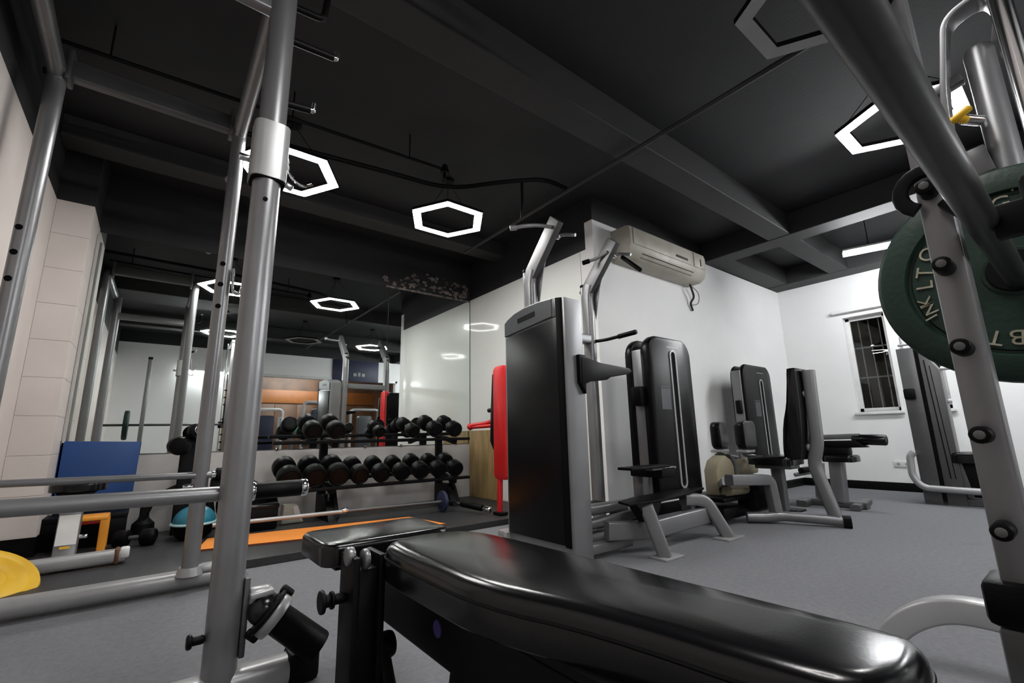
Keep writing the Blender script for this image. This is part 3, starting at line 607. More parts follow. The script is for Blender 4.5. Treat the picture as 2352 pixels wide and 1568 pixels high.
part('arm_rest', 'black_metal', pu, lambda b: b.prism([(2.12, 1.05), (2.12, 1.23), (2.17, 1.235), (2.30, 1.21), (2.60, 1.195), (2.63, 1.175), (2.60, 1.155), (2.40, 1.12), (2.36, 1.10), (2.20, 1.08)], XZ, 1.985, 2.045, .006))
part('arm_mount', 'black_metal', pu, lambda b: b.prism([(2.105, 1.07), (2.155, 1.0), (2.165, 1.25), (2.105, 1.25)], XZ, 1.99, 2.022, .004))
part('foot_platform', 'black_rubber', pu, lambda b: b.box(2.35, 2.75, 2.28, 2.52, .22, .25, .01))
part('platform_arm', 'silver', pu, lambda b: (b.rtube([(2.55, 2.60, .22), (2.55, 2.38, .20)], .05, .05), b.rtube([(2.55, 2.60, .08), (2.55, 2.60, .25)], .06, .06)))
part('base_beam', 'silver', pu, lambda b: (b.rtube([(2.12, 2.58, .06), (2.12, 2.1, .06)], .08, .08, .01), b.rtube([(2.17, 2.05, .06), (2.55, 2.05, .06)], .06, .06, .01)))

# ------------------------------------------------------------------ selectorized machines
def shroud_outline(x0, x1, z0, z1, rt, rb, taper=0.0):
    o = []
    for cx, cz, r, a0 in ((x1 - rt, z1 - rt, rt, 0), (x0 + rt, z1 - rt, rt, 90), (x0 + rb, z0 + rb, rb, 180), (x1 - rb, z0 + rb, rb, 270)):
        for i in range(7):
            t = math.radians(a0 + 15 * i); o.append((cx + r * math.cos(t), cz + r * math.sin(t)))
    return o
def stadium(x, w, z0, z1, n=8):
    r = w / 2; o = []
    for cz, a0 in ((z1 - r, 0), (z0 + r, 180)):
        for i in range(n + 1):
            t = math.radians(a0 + 180 * i / n); o.append((x + r * math.cos(t), cz + r * math.sin(t)))
    return o
def tower(t, x0, x1, yf, z0, z1, depth=.19, xs=.55, zs=(.33, 1.40), rt=.12, arch=.03):
    w = x1 - x0
    fo = shroud_outline(x0, x1, z0, z1, rt, .05); fo = [(a, b + (arch * (1 - ((a - (x0 + x1) / 2) / (w / 2)) ** 2) if b > z1 - rt * 1.01 else 0)) for a, b in fo]
    part('front_cover', 'black_shroud', t, lambda b: b.prism(fo, XZ, yf, yf + depth * .42, .025))
    part('rear_cover', 'black_shroud', t, lambda b: b.prism([(a, b_ - .01) for a, b_ in fo], XZ, yf + depth * .78, yf + depth * 1.1, .02))
    part('side_frame', 'silver', t, lambda b: (b.box(x0 + .012, x0 + .07, yf + depth * .38, yf + depth * .80, .0, z1 - .09, .006), b.box(x1 - .07, x1 - .012, yf + depth * .38, yf + depth * .80, .0, z1 - .09, .006)))
    sx = x0 + w * xs
    o = part('slot_rim', 'silver_light', t, lambda b: b.sweep([(a, yf - .002, c) for a, c in stadium(sx, .075, zs[0], zs[1])], [(-.008, -.006), (.008, -.006), (.008, .006), (-.008, .006)], up=(0, 1, 0), closed=True))
    part('slot', 'hole', t, lambda b: b.prism(stadium(sx, .07, zs[0] + .005, zs[1] - .005), XZ, yf - .0015, yf + .01))
    part('label_plate', 'grey_cap', t, lambda b: (b.box(sx - .20, sx - .075, yf - .002, yf + .004, z1 * .62, z1 * .73), ))
    part('label_plate', 'plug', t, lambda b: b.box(sx - .20, sx - .075, yf - .0025, yf + .004, z1 * .73 + .01, z1 * .73 + .016))
    part('logo_bar', 'silver_light', t, lambda b: b.box(sx - .07, sx + .09, yf - .001, yf + .03, z1 - .065, z1 - .058))
    part('crank_box', 'black_metal', t, lambda b: b.box(x0 - .055, x0 + .02, yf + depth * .30, yf + depth * .72, z1 * .64, z1 * .74, .012))
    return t
ma = thing('leg_extension_machine', 'black weight tower with silver outlined slot right of the pull-up machine', 'gym machine', (3.2, 2.1, 0))
tower(ma, 2.98, 3.57, 2.08, .25, 1.49, .22, .53, (.33, 1.40))
part('upper_plate', 'black_metal', ma, lambda b: b.box(2.44, 2.86, 1.90, 2.02, .512, .53, .006))
part('plate_post', 'silver', ma, lambda b: b.box(2.86, 2.99, 2.14, 2.23, .26, .50, .008))
part('plate_bracket', 'silver', ma, lambda b: b.box(2.70, 2.98, 1.93, 1.99, .495, .512, .004))
part('plate_post', 'black_metal', ma, lambda b: b.box(2.80, 2.96, 1.93, 2.20, .44, .512, .008))
part('deck', 'black_rubber', ma, lambda b: b.prism([(2.33, 1.86), (2.62, 1.83), (3.05, 1.90), (3.40, 1.98), (3.42, 2.06), (3.0, 2.06), (2.62, 2.04), (2.38, 1.98)], XY, .312, .328, .004))
part('deck_bracket', 'black_metal', ma, lambda b: b.prism([(2.40, .315), (2.66, .315), (2.60, .22), (2.50, .20)], XZ, 1.85, 1.93, .006))
part('leg', 'silver', ma, lambda b: b.rtube([(2.50, 1.86, .30), (2.555, 1.79, .012)], .10, .085, .02))
part('leg', 'silver', ma, lambda b: b.rtube(fillet([(3.10, 1.98, .27), (3.26, 1.90, .26), (3.34, 1.80, .012)], .08), .10, .085, .02))
part('foot_plate', 'silver_light', ma, lambda b: (b.box(2.47, 2.66, 1.72, 1.84, 0, .012, .003), b.box(3.22, 3.45, 1.73, 1.85, 0, .012, .003)))
part('base_beam', 'silver', ma, lambda b: (b.rtube([(2.30, 2.02, .155), (2.62, 1.92, .135), (3.28, 1.90, .155)], .06, .11, .01), b.rtube([(2.30, 2.22, .25), (2.62, 2.12, .27)], .07, .07, .02), b.rtube([(2.30, 2.20, .16), (2.60, 2.04, .22)], .06, .06, .015)))
part('rear_beam', 'silver_dark', ma, lambda b: b.rtube([(3.0, 2.2, .05), (3.52, 2.2, .05)], .10, .09, .01))

mb = thing('hip_abductor_machine', 'grey and black seated hip machine with two knee pads by the far wall', 'gym machine', (4.4, 1.8, 0))
tower(mb, 5.02, 5.70, 2.33, .40, 1.45, .14, .58, (.42, 1.31), .10, .05)
part('tower_frame', 'silver', mb, lambda b: b.box(5.0, 5.055, 2.36, 2.46, .0, 1.40, .006))
part('back_pad', 'vinyl', mb, lambda b: b.prism(chaikin([(1.505, 1.25), (1.51, 1.255), (1.57, 1.255), (1.575, 1.25), (1.59, 1.10), (1.615, .95), (1.66, .8), (1.685, .6), (1.685, .51), (1.68, .505), (1.57, .505), (1.55, .51), (1.515, .8)], 1), YZ, 4.16, 4.44, .012))
part('back_post', 'silver', mb, lambda b: b.rtube(fillet([(4.30, 1.455, 1.235), (4.30, 1.47, .62), (4.30, 1.52, .48), (4.30, 1.41, .03)], .10), .085, .085, .02, up=(1, 0, 0)))
for z in (1.04, .60): part('pad_bolt', 'silver_light', mb, lambda b: b.rcyl((4.30, 1.47, z), (4.30, 1.55, z), .032))
part('seat_pad', 'vinyl', mb, lambda b: b.pad(rr_at(4.12, 4.46, 1.63, 1.99, .06), XY, .46, .535, .03, .008))
part('seat_support', 'silver_dark', mb, lambda b: (b.box(4.2, 4.4, 1.66, 1.95, .425, .46, .008), b.rtube([(4.30, 1.80, .43), (4.30, 1.80, .08)], .08, .08)))
for x, y, r in ((4.22, 2.26, 0.1), (4.24, 2.03, -0.1)):
    mt = Matrix.Translation((x, y, .71)) @ Matrix.Rotation(r, 4, 'Z')
    b = MB(); b.pad(rr_at(-.10, .10, -.125, .125, .05), lambda a, c, d: mt @ V(c * .75 + .02, d, a * 1.25), -.05, .05, .03, .008); b.build('knee_pad', 'vinyl', mb)
    part('pad_arm', 'silver', mb, lambda b: b.tube(fillet([(x, y + .02, .60), (x, y + .02, .54), (x + .12, y - .1, .50)], .03), .02, 10))
    part('pad_bracket', 'silver_light', mb, lambda b: b.box(x - .06, x + .10, y - .04, y + .06, .555, .58, .006))
part('cover', 'cream', mb, lambda b: b.prism([(3.80, .22), (4.10, .22), (4.10, .44), (4.06, .50), (3.97, .54), (3.86, .50), (3.80, .42)], XZ, 2.08, 2.20, .01))
part('cover_rim', 'silver_dark', mb, lambda b: b.prism([(4.095, .20), (4.16, .20), (4.16, .45), (4.09, .53), (4.02, .55), (4.06, .50), (4.095, .45)], XZ, 2.07, 2.21, .006))
part('cover', 'cream', mb, lambda b: b.box(4.24, 4.52, 2.06, 2.14, .36, .50, .02))
part('frame', 'silver', mb, lambda b: (b.rtube(fillet([(3.62, 1.89, .37), (4.10, 1.80, .345), (4.14, 1.79, .04)], .06), .075, .085, .01), b.rtube([(3.64, 1.93, .36), (4.0, 2.2, .25)], .05, .06)))
part('lower_deck', 'black_metal', mb, lambda b: (b.box(3.62, 4.10, 1.95, 2.30, .19, .225, .01), b.box(3.66, 4.05, 1.98, 2.28, .05, .14, .01)))
part('weight_block', 'black_metal', mb, lambda b: b.box(4.02, 4.30, 1.88, 2.05, .10, .32, .02))
part('weight_block', 'black_metal', mb, lambda b: b.box(4.5, 4.9, 2.1, 2.3, .02, .20, .03))
part('roller', 'cream', mb, lambda b: b.rcyl((3.72, 1.97, .28), (4.02, 1.97, .27), .045))
part('base_tube', 'silver', mb, lambda b: b.rtube(fillet([(3.96, 1.95, .05), (4.06, 1.83, .05), (4.14, 1.76, .06), (4.27, 1.45, .05), (4.30, 1.36, .045)], .06), .075, .075, .03))
part('end_cap', 'black_rubber', mb, lambda b: b.rtube([(4.295, 1.375, .045), (4.315, 1.325, .045)], .085, .085, .02))
part('pedal', 'black_rubber', mb, lambda b: (b.box(4.34, 4.52, 1.70, 1.86, .06, .08, .01), b.box(4.40, 4.60, 2.0, 2.12, .10, .12, .01)))
part('guide_ring', 'chrome', mb, lambda b: b.tube([(4.55 + .0, 1.90 + .025 * math.cos(t), .34 + .05 * math.sin(t)) for t in [k * PI / 6 for k in range(13)]], .007, 8))

mc = thing('preacher_curl_machine', 'low black padded arm bench machine by the window wall', 'gym machine', (5.4, 1.7, 0))
part('post', 'silver', mc, lambda b: (b.rtube([(5.40, 1.72, .05), (5.40, 1.70, .45)], .12, .12, .02), b.rtube([(5.60, 1.95, .05), (5.60, 1.93, .4)], .09, .09, .02)))
part('seat_pad', 'vinyl', mc, lambda b: b.pad(rr_at(5.28, 5.55, 1.53, 1.80, .05), XY, .43, .495, .025, .006))
part('arm_beam', 'silver', mc, lambda b: b.rtube(fillet([(5.40, 1.93, .62), (5.40, 1.86, .665), (5.40, 1.48, .675)], .04), .07, .05, .012))
part('arm_pad', 'vinyl', mc, lambda b: b.rcyl((5.40, 1.54, .645), (5.40, 1.27, .635), .05, .015))
part('arm_pad', 'black_metal', mc, lambda b: (b.prism([(1.88, .63), (1.50, .635), (1.42, .57), (1.60, .565), (1.86, .58)], YZ, 5.34, 5.46, .01), b.box(5.35, 5.5, 1.58, 1.85, .49, .58, .02)))
part('base', 'silver_dark', mc, lambda b: (b.rtube([(5.40, 2.05, .03), (5.40, 1.50, .03)], .10, .06, .015), b.rtube([(5.2, 1.55, .03), (5.75, 1.60, .03)], .08, .05, .015), b.rtube([(5.15, 1.98, .03), (5.75, 2.02, .03)], .09, .06, .015)))
part('foot_roller', 'black_rubber', mc, lambda b: b.rcyl((5.25, 1.98, .34), (5.48, 1.98, .34), .03))
part('foot_roller', 'silver', mc, lambda b: b.rcyl((5.2, 2.02, .30), (5.6, 2.02, .30), .02))

md = thing('cable_tower_machine', 'silver cable tower with dark slot in front of the window wall', 'gym machine', (6.2, 1.1, 0))
part('column', 'silver_dark', md, lambda b: b.box(6.17, 6.34, 1.10, 1.24, .0, 1.565, .006))
part('column', 'silver_dark', md, lambda b: b.prism([(.93, .0), (1.070, .0), (1.070, 1.54), (1.02, 1.48), (.96, 1.36), (.93, 1.30)], YZ, 6.18, 6.34, .006))
part('slot', 'hole', md, lambda b: b.box(6.176, 6.33, 1.069, 1.101, .03, 1.55))
part('cable', 'hole', md, lambda b: (b.cyl((6.176, 1.01, .25), (6.176, 1.035, 1.42), .004, seg=6), b.cyl((6.176, .975, .25), (6.176, 1.0, 1.36), .003, seg=6)))
part('top_fitting', 'silver_light', md, lambda b: (b.rcyl((6.25, 1.20, 1.56), (6.25, 1.20, 1.70), .01), b.rcyl((6.25, 1.23, 1.61), (6.25, 1.11, 1.615), .014), b.rcyl((6.22, 1.20, 1.57), (6.28, 1.20, 1.57), .018)))
part('crank_box', 'black_metal', md, lambda b: b.box(6.12, 6.18, 1.145, 1.235, 1.03, 1.14, .014))
part('side_arm', 'plastic_white', md, lambda b: (b.rcyl((6.3, .94, 1.33), (6.3, .86, 1.33), .02), b.rcyl((6.3, .94, 1.0), (6.3, .90, 1.0), .02)))
part('base_tube', 'silver_light', md, lambda b: b.tube(fillet([(6.14, 1.245, .50), (6.13, 1.28, .46), (6.12, 1.29, .26), (6.12, 1.22, .155), (6.12, .95, .15), (6.12, .3, .14)], .09), .032, 12, up=(1, 0, 0)))
part('base_beam', 'silver_dark', md, lambda b: (b.rtube([(6.25, 1.2, .035), (6.25, .2, .035)], .10, .07, .01),))
part('seat_pad', 'vinyl', md, lambda b: b.pad(rr_at(6.15, 6.45, .70, .98, .05), XY, .40, .50, .03, .008))
part('leg', 'silver_dark', md, lambda b: b.rtube([(6.22, .94, .40), (6.22, .90, .08)], .05, .05))
part('leg', 'black_metal', md, lambda b: b.prism([(.72, .41), (.97, .41), (.93, .08), (.80, .08)], YZ, 6.22, 6.38, .008))
sk = thing('wall_socket', 'small white double socket low on the window wall', 'socket', (XW, 1.57, .32))
part('plate', 'plastic_white', sk, lambda b: b.box(XW - .012, XW - .0005, 1.49, 1.66, .28, .355, .004))
part('outlet', 'lamp_off', sk, lambda b: (b.box(XW - .014, XW - .011, 1.60, 1.63, .305, .33), b.box(XW - .014, XW - .011, 1.52, 1.55, .305, .33)))

# ------------------------------------------------------------------ dumbbell rack and dumbbells
dr = thing('dumbbell_rack', 'black two tier dumbbell rack in front of the mirror', 'rack', (1.8, 4.4, PF))
for z, zf in ((.335, .40), (.735, .79)):
    part('shelf_rail', 'black_metal', dr, lambda b: b.rtube([(.80, 4.27, z - .01), (2.72, 4.27, z - .01)], .05, .03, .005))
    part('shelf_rail', 'black_metal', dr, lambda b: b.rtube([(.80, 4.47, zf - .01), (2.72, 4.47, zf - .01)], .05, .03, .005))
    for x in (1.31, 2.55): part('shelf_bracket', 'black_metal', dr, lambda b: b.obox((x, 4.27, z - .045), (x, 4.60, zf - .03), .05, .04, .004))
for x in (1.31, 2.55):
    part('upright', 'black_metal', dr, lambda b: b.rtube([(x, 4.61, .10), (x, 4.63, .80)], .07, .06, .008))
    part('foot', 'black_metal', dr, lambda b: (b.prism([(4.22, PF), (4.66, PF), (4.64, PF + .04), (4.64, .26), (4.42, .26), (4.24, PF + .04)], YZ, x - .04, x + .04, .006), b.rtube([(x + .055, 4.30, PF + .01), (x + .055, 4.46, .33)], .035, .06, .006)))
def dumbbell(name, r, L, hl):
    t = thing(name, 'black rubber dumbbell', 'dumbbell', (0, 0, 0))
    part('handle', 'silver_dark', t, lambda b: b.lathe((0, -L / 2 + hl * .5, 0), (0, 1, 0), [(.014, 0), (.014, L * .2), (.017, L * .5 - hl * .5), (.014, L * .8 - hl), (.014, L - hl)], 14))
    for s in (-1, 1):
        b = MB(); y0 = s * (L / 2); b.lathe((0, y0 - s * hl, 0), (0, s, 0), [(r * .72, 0), (r * .95, .008), (r, .018), (r, hl - .018), (r * .95, hl - .006), (r * .82, hl), (r * .78, hl - .004), (r * .3, hl - .004)], 24); h = b.build('head', 'black_rubber', t)
        b = MB(); b.lathe((0, y0 - s * .004, 0), (0, s, 0), [(r * .62, 0), (r * .6, .003)], 20); b.build('end_disc', 'black_metal', h)
    return t
big = dumbbell('dumbbell', .083, .33, .115); small = dumbbell('dumbbell', .055, .24, .085)
TL = math.atan2(.065, .20)
words = ['leftmost', 'second', 'third', 'fourth', 'fifth', 'sixth', 'seventh', 'eighth', 'rightmost']
first = [True, True]
def put(proto, k, x, y, z, label, group, s=1.0, rz=0.0):
    if first[k]: o = proto; first[k] = False; o.location = (x, y, z)
    else: o = dup(proto, (x, y, z))
    o.rotation_euler = (TL, 0, rz); o.scale = (s, 1, s); o['label'] = label; o['group'] = group; return o
for i, x in enumerate((.945, 1.15, 1.345, 1.535, 1.74, 1.945, 2.145, 2.345, 2.545)):
    s = 1.14 if i < 3 else 1.0 - .02 * (i % 3)
    lab = ('black rubber dumbbell, %s from the left on the lower rack tier' % words[i]) if 0 < i < 8 else 'black rubber dumbbell at the %s end of the lower rack tier' % ('left' if i == 0 else 'right')
    put(big, 0, x, 4.37, .381 + .085 * s, lab, 'dumbbells on the lower rack tier', s)
for i, x in enumerate((1.105, 1.305, 2.05, 2.30, 2.53)):
    lab = ['black rubber dumbbell with a shiny rim at the left end of the upper rack tier', 'black rubber dumbbell with a shiny rim, second on the upper rack tier', 'black rubber dumbbell right of the wide gap on the upper rack tier', 'black rubber dumbbell between two others at the right of the upper tier', 'black rubber dumbbell at the right end of the upper rack tier'][i]
    put(big, 0, x, 4.37, .785 + .085 * (.95 if i != 2 else .8), lab, 'dumbbells on the upper rack tier', .95 if i != 2 else .8)
o = put(small, 1, 1.72, 4.37, .785 + .055, 'small black dumbbell alone in the middle of the upper rack tier', 'dumbbells on the upper rack tier', 1.0, 0.0)

# ------------------------------------------------------------------ things on and around the platform
ym = thing('yoga_mat', 'bright orange exercise mat lying flat on the black platform', 'mat', (1.14, 3.95, PF))
b = MB(); b.prism([(.31, 3.77), (1.955, 3.415), (1.88, 3.93), (.40, 4.145)], XY, PF + .0005, PF + .012, .002); b.build('sheet', 'orange_mat', ym)
b = MB(); b.obox((.31, 3.7685, PF + .006), (1.955, 3.4135, PF + .006), .003, .011, 0); b.build('edge_shade', 'mat_edge_shade', ym)  # thin dark strip paints the shaded front edge of the mat
fb = thing('floor_barbell', 'worn steel barbell lying across the platform in front of the dumbbell rack', 'barbell', (1.4, 4.05, PF))
part('shaft', 'silver_light', fb, lambda b: b.cyl((.42, 4.13, .150), (1.36, 4.06, .150), .016, seg=16))
part('sleeve', 'silver_dark', fb, lambda b: (b.cyl((1.36, 4.06, .150), (2.26, 4.0, .146), .014, seg=16),))
part('collar', 'chrome', fb, lambda b: b.rcyl((1.33, 4.062, .158), (1.38, 4.058, .158), .022))
part('inner_plate', 'black_rubber', fb, lambda b: b.lathe((.47, 4.126, .15), (1, -.07, 0), [(.017, 0), (.06, 0), (.088, .004), (.094, .01), (.094, .03), (.088, .036), (.017, .036)], 28))
o = thing('small_weight_plate', 'small blue-black plate on the right end of the floor barbell', 'weight plate', (2.26, 4.0, .146))
part('disc', 'navy', o, lambda b: b.lathe((2.235, 4.002, .15), (1, 0, 0), [(.015, 0), (.06, 0), (.065, .004), (.088, .004), (.094, .01), (.094, .03), (.088, .036), (.015, .036)], 28))
ax = thing('foam_grip_bar', 'chrome bar with a black foam grip lying right of the small blue plate', 'bar', (2.50, 3.8, PF))
part('shaft', 'chrome', ax, lambda b: b.cyl((2.31, 4.02, .15), (2.50, 3.55, .091), .011, seg=14))
part('grip', 'black_rubber', ax, lambda b: b.rcyl((2.375, 3.858, .130), (2.465, 3.636, .102), .029, .006))
part('end_knob', 'chrome', ax, lambda b: b.rcyl((2.475, 3.61, .0985), (2.50, 3.55, .0915), .026))
bm_ = thing('blue_gym_mat', 'blue folded gym mat standing upright against the mirror wall', 'mat', (-.3, 4.72, .30))
part('pad', 'blue_mat', bm_, lambda b: b.prism([(-.560, .262), (-.072, .262), (-.060, .76), (-.525, .775)], XZ, 4.70, 4.76, .012))
part('seam', 'navy', bm_, lambda b: b.prism([(-.561, .262), (-.55, .262), (-.515, .776), (-.526, .776)], XZ, 4.697, 4.702))
bx = thing('storage_crate', 'dark box under the blue gym mat beside the pillar', 'box', (-.3, 4.6, PF))
part('body', 'black_rubber', bx, lambda b: b.box(-.56, -.08, 4.48, 4.79, PF + .001, .255, .012))
part('lid', 'black_metal', bx, lambda b: b.box(-.565, -.075, 4.475, 4.795, .225, .2605, .006))
so = thing('step_stool', 'orange plastic step stool in front of the blue gym mat', 'stool', (-.27, 4.33, PF))
part('top', 'orange', so, lambda b: b.box(-.40, -.17, 4.26, 4.44, .245, .275, .008))
for x in (-.38, -.19):
    for y in (4.28, 4.42): part('leg', 'orange', so, lambda b: b.rtube([(x, y, PF + .001), (x, y, .25)], .045, .035, .006))
part('shelf', 'red', so, lambda b: b.box(-.37, -.20, 4.28, 4.42, .225, .245, .004))
bo = thing('balance_ball', 'turquoise half balance ball with a pale rim between the rack posts', 'balance ball', (.32, 4.31, PF))
def dome(b):
    prof = [(.135, .0)]
    for k in range(1, 9): t = k / 8 * PI / 2; prof.append((.135 * math.cos(t) + .002, .12 * math.sin(t)))
    b.lathe((.32, 4.30, .165), (0, 0, 1), prof, 32)
part('dome', 'teal', bo, dome)
part('rim', 'teal_rim', bo, lambda b: b.lathe((.32, 4.30, .150), (0, 0, 1), [(.13, 0), (.148, .003), (.152, .01), (.148, .017), (.13, .02)], 32))
part('base', 'black_rubber', bo, lambda b: b.lathe((.32, 4.30, PF + .001), (0, 0, 1), [(.08, 0), (.115, .03), (.135, .099)], 32))
fd = dup(small, (-.015, 4.28, PF + .056), (0, 0, 1.2), 'small black dumbbell lying on the platform left of the balance ball'); del fd['group']
kb = thing('floor_weight', 'black cast weight with a stub handle behind the floor dumbbell', 'weight', (.02, 4.62, PF))
part('body', 'black_rubber', kb, lambda b: b.lathe((.02, 4.62, PF + .001), (0, 0, 1), [(.06, 0), (.075, .02), (.07, .10), (.04, .13), (.03, .15)], 20))
part('handle', 'black_rubber', kb, lambda b: b.box(-.01, .05, 4.60, 4.64, .19, .275, .008))
tr = thing('plate_tree', 'black weight tree with stubby pegs left of the dumbbell rack', 'rack', (.24, 4.56, PF))
part('post', 'black_metal', tr, lambda b: b.rtube([(.24, 4.57, PF), (.245, 4.57, .80)], .10, .08, .01, up=(0, 1, 0)))
part('peg', 'black_rubber', tr, lambda b: (b.rcyl((.20, 4.52, .72), (.17, 4.44, .72), .07, .02), b.rcyl((.27, 4.54, .83), (.30, 4.46, .83), .065, .02)))
part('peg_cap', 'chrome', tr, lambda b: b.rcyl((.30, 4.46, .845), (.304, 4.45, .845), .04))
part('leg', 'black_metal', tr, lambda b: (b.rtube([(.24, 4.57, .42), (.06, 4.60, .33), (-.04, 4.60, PF)], .05, .05), b.rtube([(.24, 4.57, .42), (.42, 4.60, .33), (.47, 4.62, PF)], .05, .05), b.rtube([(.24, 4.57, .40), (.24, 4.74, PF)], .05, .05)))
for i, (x, y, r, lab) in enumerate(((.66, 4.56, .19, 'black bumper plate standing behind the storage peg, nearest the rack post'), (.80, 4.665, .15, 'black bumper plate standing behind the storage peg, nearest the dumbbell rack'))):
    o = thing('bumper_plate', lab, 'weight plate', (x, y, PF + r), 'bumper plates standing by the mirror wall')
    part('disc', 'black_rubber', o, lambda b: b.lathe((x, y - .02, PF + r), (.12, 1, 0), [(.03, 0), (.06, 0), (.065, .005), (r * .7, .005), (r * .72, 0), (r - .01, 0), (r, .01), (r, .05), (r - .01, .06), (.03, .06)], 36))
    part('hub', 'silver_dark', o, lambda b: b.lathe((x, y - .024, PF + r), (.12, 1, 0), [(.026, 0), (.045, 0), (.047, .004)], 20))
kt = thing('black_step_box', 'low black padded block on the platform left of the rack foot', 'box', (.76, 4.25, PF))
part('body', 'black_rubber', kt, lambda b: b.box(.62, .88, 4.24, 4.37, PF + .001, .235, .02))
part('top_pad', 'vinyl', kt, lambda b: b.box(.615, .885, 4.235, 4.375, .21, .25, .012))
wt = thing('pale_bag', 'small pale folded bag on the platform against the rack foot', 'bag', (1.03, 4.45, PF))
part('body', 'bag_pale', wt, lambda b: b.prism([(.94, PF + .001), (1.12, PF + .001), (1.06, .20), (.95, .21)], XZ, 4.40, 4.50, .012))
part('flap', 'plastic_white', wt, lambda b: b.prism([(1.04, .11), (1.105, .065), (1.06, .195), (1.02, .19)], XZ, 4.392, 4.40, .002))
# left: small bench and yellow plate
sb = thing('sit_up_bench', 'silver bench post with a dark seat pad behind the low rack bars', 'bench', (-.33, 3.8, PF))
part('seat_pad', 'vinyl', sb, lambda b: b.pad(rr_at(-.445, -.185, 3.78, 4.02, .08), XY, .475, .53, .02, .006))
part('post', 'silver', sb, lambda b: b.rtube([(-.325, 3.86, .42), (-.325, 3.80, PF + .02)], .10, .08, .008))
part('label_plate', 'plastic_white', sb, lambda b: b.obox((-.325, 3.808, .345), (-.325, 3.775, .185), .09, .004, 0))
part('sticker', 'yellow', sb, lambda b: b.obox((-.325, 3.776, .178), (-.325, 3.773, .165), .045, .003, 0))
part('seat_mount', 'black_metal', sb, lambda b: b.prism([(-.41, .474), (-.22, .474), (-.28, .415), (-.37, .415)], XZ, 3.82, 3.94, .004))
part('base_tube', 'silver_light', sb, lambda b: b.rtube([(-.62, 3.72, PF + .045), (-.05, 3.76, PF + .045)], .075, .075, .02))
part('end_cap', 'brown_wood', sb, lambda b: b.box(-.10, -.075, 3.715, 3.80, PF + .002, PF + .09, .01))
part('end_cap', 'plastic_white', sb, lambda b: b.box(-.075, -.03, 3.72, 3.795, PF + .03, PF + .088, .01))
part('pull_pin', 'chrome', sb, lambda b: b.rcyl((-.275, 3.80, .22), (-.235, 3.80, .22), .012))
yp = thing('yellow_weight_plate', 'yellow weight plate leaning at the lower left edge', 'weight plate', (-.60, 3.45, PF))
ax_ = V(.42, -.45, .95).normalized(); yc = V(-.572, 3.435, .125)
part('disc', 'yellow', yp, lambda b: b.lathe(yc - ax_ * .02, ax_, [(.025, 0), (.20, 0), (.217, .008), (.22, .018), (.213, .030), (.185, .034), (.172, .028), (.165, .028), (.155, .034), (.10, .034), (.085, .028), (.06, .038), (.028, .038)], 40))
part('hub', 'silver_dark', yp, lambda b: b.lathe(yc + ax_ * .016, ax_, [(.022, 0), (.034, 0), (.035, .005)], 20))
# red frame, plywood board
PX = XS - .008
ply = thing('plywood_board', 'varnished plywood board standing against the white side wall', 'board', (XS, 4.5, PF))
part('board', 'plywood', ply, lambda b: b.box(PX - .026, PX, 4.22, 4.80, PF + .001, .815, .003))
part('edge_strip', 'brown_wood', ply, lambda b: b.box(PX - .028, PX, 4.205, 4.22, PF + .001, .815, .002))
rd = thing('red_exercise_frame', 'red upright exercise frame half hidden by the pull-up machine', 'gym machine', (2.6, 3.45, PF))
part('panel', 'red', rd, lambda b: b.prism(shroud_outline(3.33, 3.54, .36, 1.40, .06, .05), YZ, 2.525, 2.57, .015))
part('back_pad', 'black_metal', rd, lambda b: b.prism([(3.545, .62), (3.60, .70), (3.585, 1.0), (3.555, 1.33), (3.535, 1.33)], YZ, 2.53, 2.565, .006))
part('leg', 'red', rd, lambda b: b.rtube([(2.55, 3.47, .40), (2.55, 3.48, PF)], .04, .05, .012))
part('arm', 'red', rd, lambda b: (b.tube(fillet([(2.56, 3.53, .90), (2.58, 3.72, .87), (2.57, 3.98, .855)], .06), .022, 12), b.rcyl((2.56, 3.53, .845), (2.57, 3.98, .838), .018)))
part('knob', 'red', rd, lambda b: b.sphere((2.57, 4.0, .845), .035, 16, 10))
part('peg', 'black_metal', rd, lambda b: b.rcyl((2.56, 3.56, .99), (2.56, 3.66, .99), .02))
part('base', 'black_metal', rd, lambda b: b.box(2.51, 2.60, 3.42, 3.54, PF + .001, PF + .03, .01))

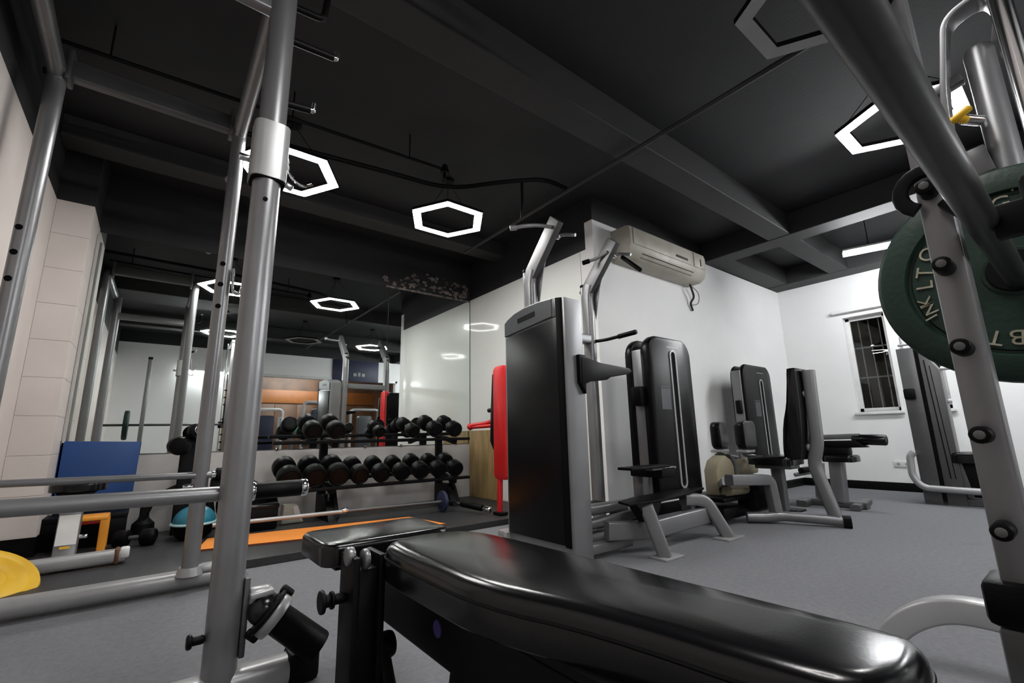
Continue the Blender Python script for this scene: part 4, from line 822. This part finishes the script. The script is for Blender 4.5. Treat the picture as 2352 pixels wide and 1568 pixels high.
# ------------------------------------------------------------------ behind the camera (seen in the mirror)
sg = thing('wall_sign', 'dark navy sign panel on the rear wall, seen in the mirror', 'sign', (4.0, YB, 2.5))
part('panel', 'navy', sg, lambda b: b.box(3.45, 4.65, YB + .002, YB + .03, 2.20, 2.755, .006))
part('pale_mark', 'lamp_off', sg, lambda b: (b.box(3.98, 4.06, YB + .03, YB + .034, 2.34, 2.42), b.box(4.10, 4.16, YB + .03, YB + .034, 2.34, 2.44), b.box(4.20, 4.28, YB + .03, YB + .034, 2.34, 2.42)))
def back_machine(x, y, label, c1, c2, h=1.5):
    t = thing('lobby_machine', label, 'gym machine', (x, y, 0))
    part('frame', c1, t, lambda b: b.tube(fillet([(x - .35, y, .04), (x - .35, y, h), (x + .35, y, h), (x + .35, y, .04)], .10), .035, 12, up=(0, 1, 0)))
    part('base', 'silver_dark', t, lambda b: (b.rtube([(x - .35, y - .45, .035), (x - .35, y + .45, .035)], .07, .07), b.rtube([(x + .35, y - .45, .035), (x + .35, y + .45, .035)], .07, .07)))
    part('stack', c2, t, lambda b: b.prism(shroud_outline(x - .17, x + .17, .08, h - .15, .06, .03), XZ, y - .12, y + .06, .02))
    part('seat', 'vinyl', t, lambda b: b.pad(rr_at(x - .16, x + .16, y + .15, y + .45, .05), XY, .42, .5, .02))
    part('seat_post', 'silver', t, lambda b: b.rtube([(x, y + .30, .42), (x, y + .25, .04)], .06, .06))
    part('cross', c1, t, lambda b: b.rtube([(x - .35, y, .5), (x + .35, y, .5)], .05, .05))
    return t
back_machine(2.2, YB - .9, 'white framed machine in the lobby, left in the mirror', 'plastic_white', 'navy')
back_machine(3.05, YB + .55, 'silver framed machine by the rear opening, centre in the mirror', 'silver_light', 'navy', 1.6)
back_machine(4.15, YB + .5, 'silver framed machine by the rear opening, right in the mirror', 'silver_light', 'grey_cap', 1.45)
gb = thing('green_storage_box', 'green and pale box on a stand near the rear opening', 'box', (2.55, YB + .9, 0))
part('box', 'green_box', gb, lambda b: b.box(2.26, 2.58, YB + .75, YB + .98, .92, 1.15, .01))
part('lid', 'bag_pale', gb, lambda b: b.box(2.36, 2.60, YB + .74, YB + .99, 1.05, 1.16, .01))
part('stand', 'silver_dark', gb, lambda b: (b.box(2.28, 2.56, YB + .77, YB + .96, .88, .92), b.box(2.38, 2.46, YB + .83, YB + .90, .0, .88), b.box(2.26, 2.58, YB + .72, YB + 1.0, .0, .03)))
pb = thing('punch_dummy', 'yellow and dark padded stand in the lobby, seen in the mirror', 'dummy', (1.38, YB - 1.2, 0))
part('body', 'yellow', pb, lambda b: b.rcyl((1.38, YB - 1.2, .5), (1.38, YB - 1.2, 1.3), .14, .05))
part('cover', 'black_rubber', pb, lambda b: b.rcyl((1.38, YB - 1.2, 1.1), (1.38, YB - 1.2, 1.65), .15, .06))
part('base', 'black_rubber', pb, lambda b: (b.rcyl((1.38, YB - 1.2, 0), (1.38, YB - 1.2, .12), .25, .03), b.cyl((1.38, YB - 1.2, .1), (1.38, YB - 1.2, .55), .05)))
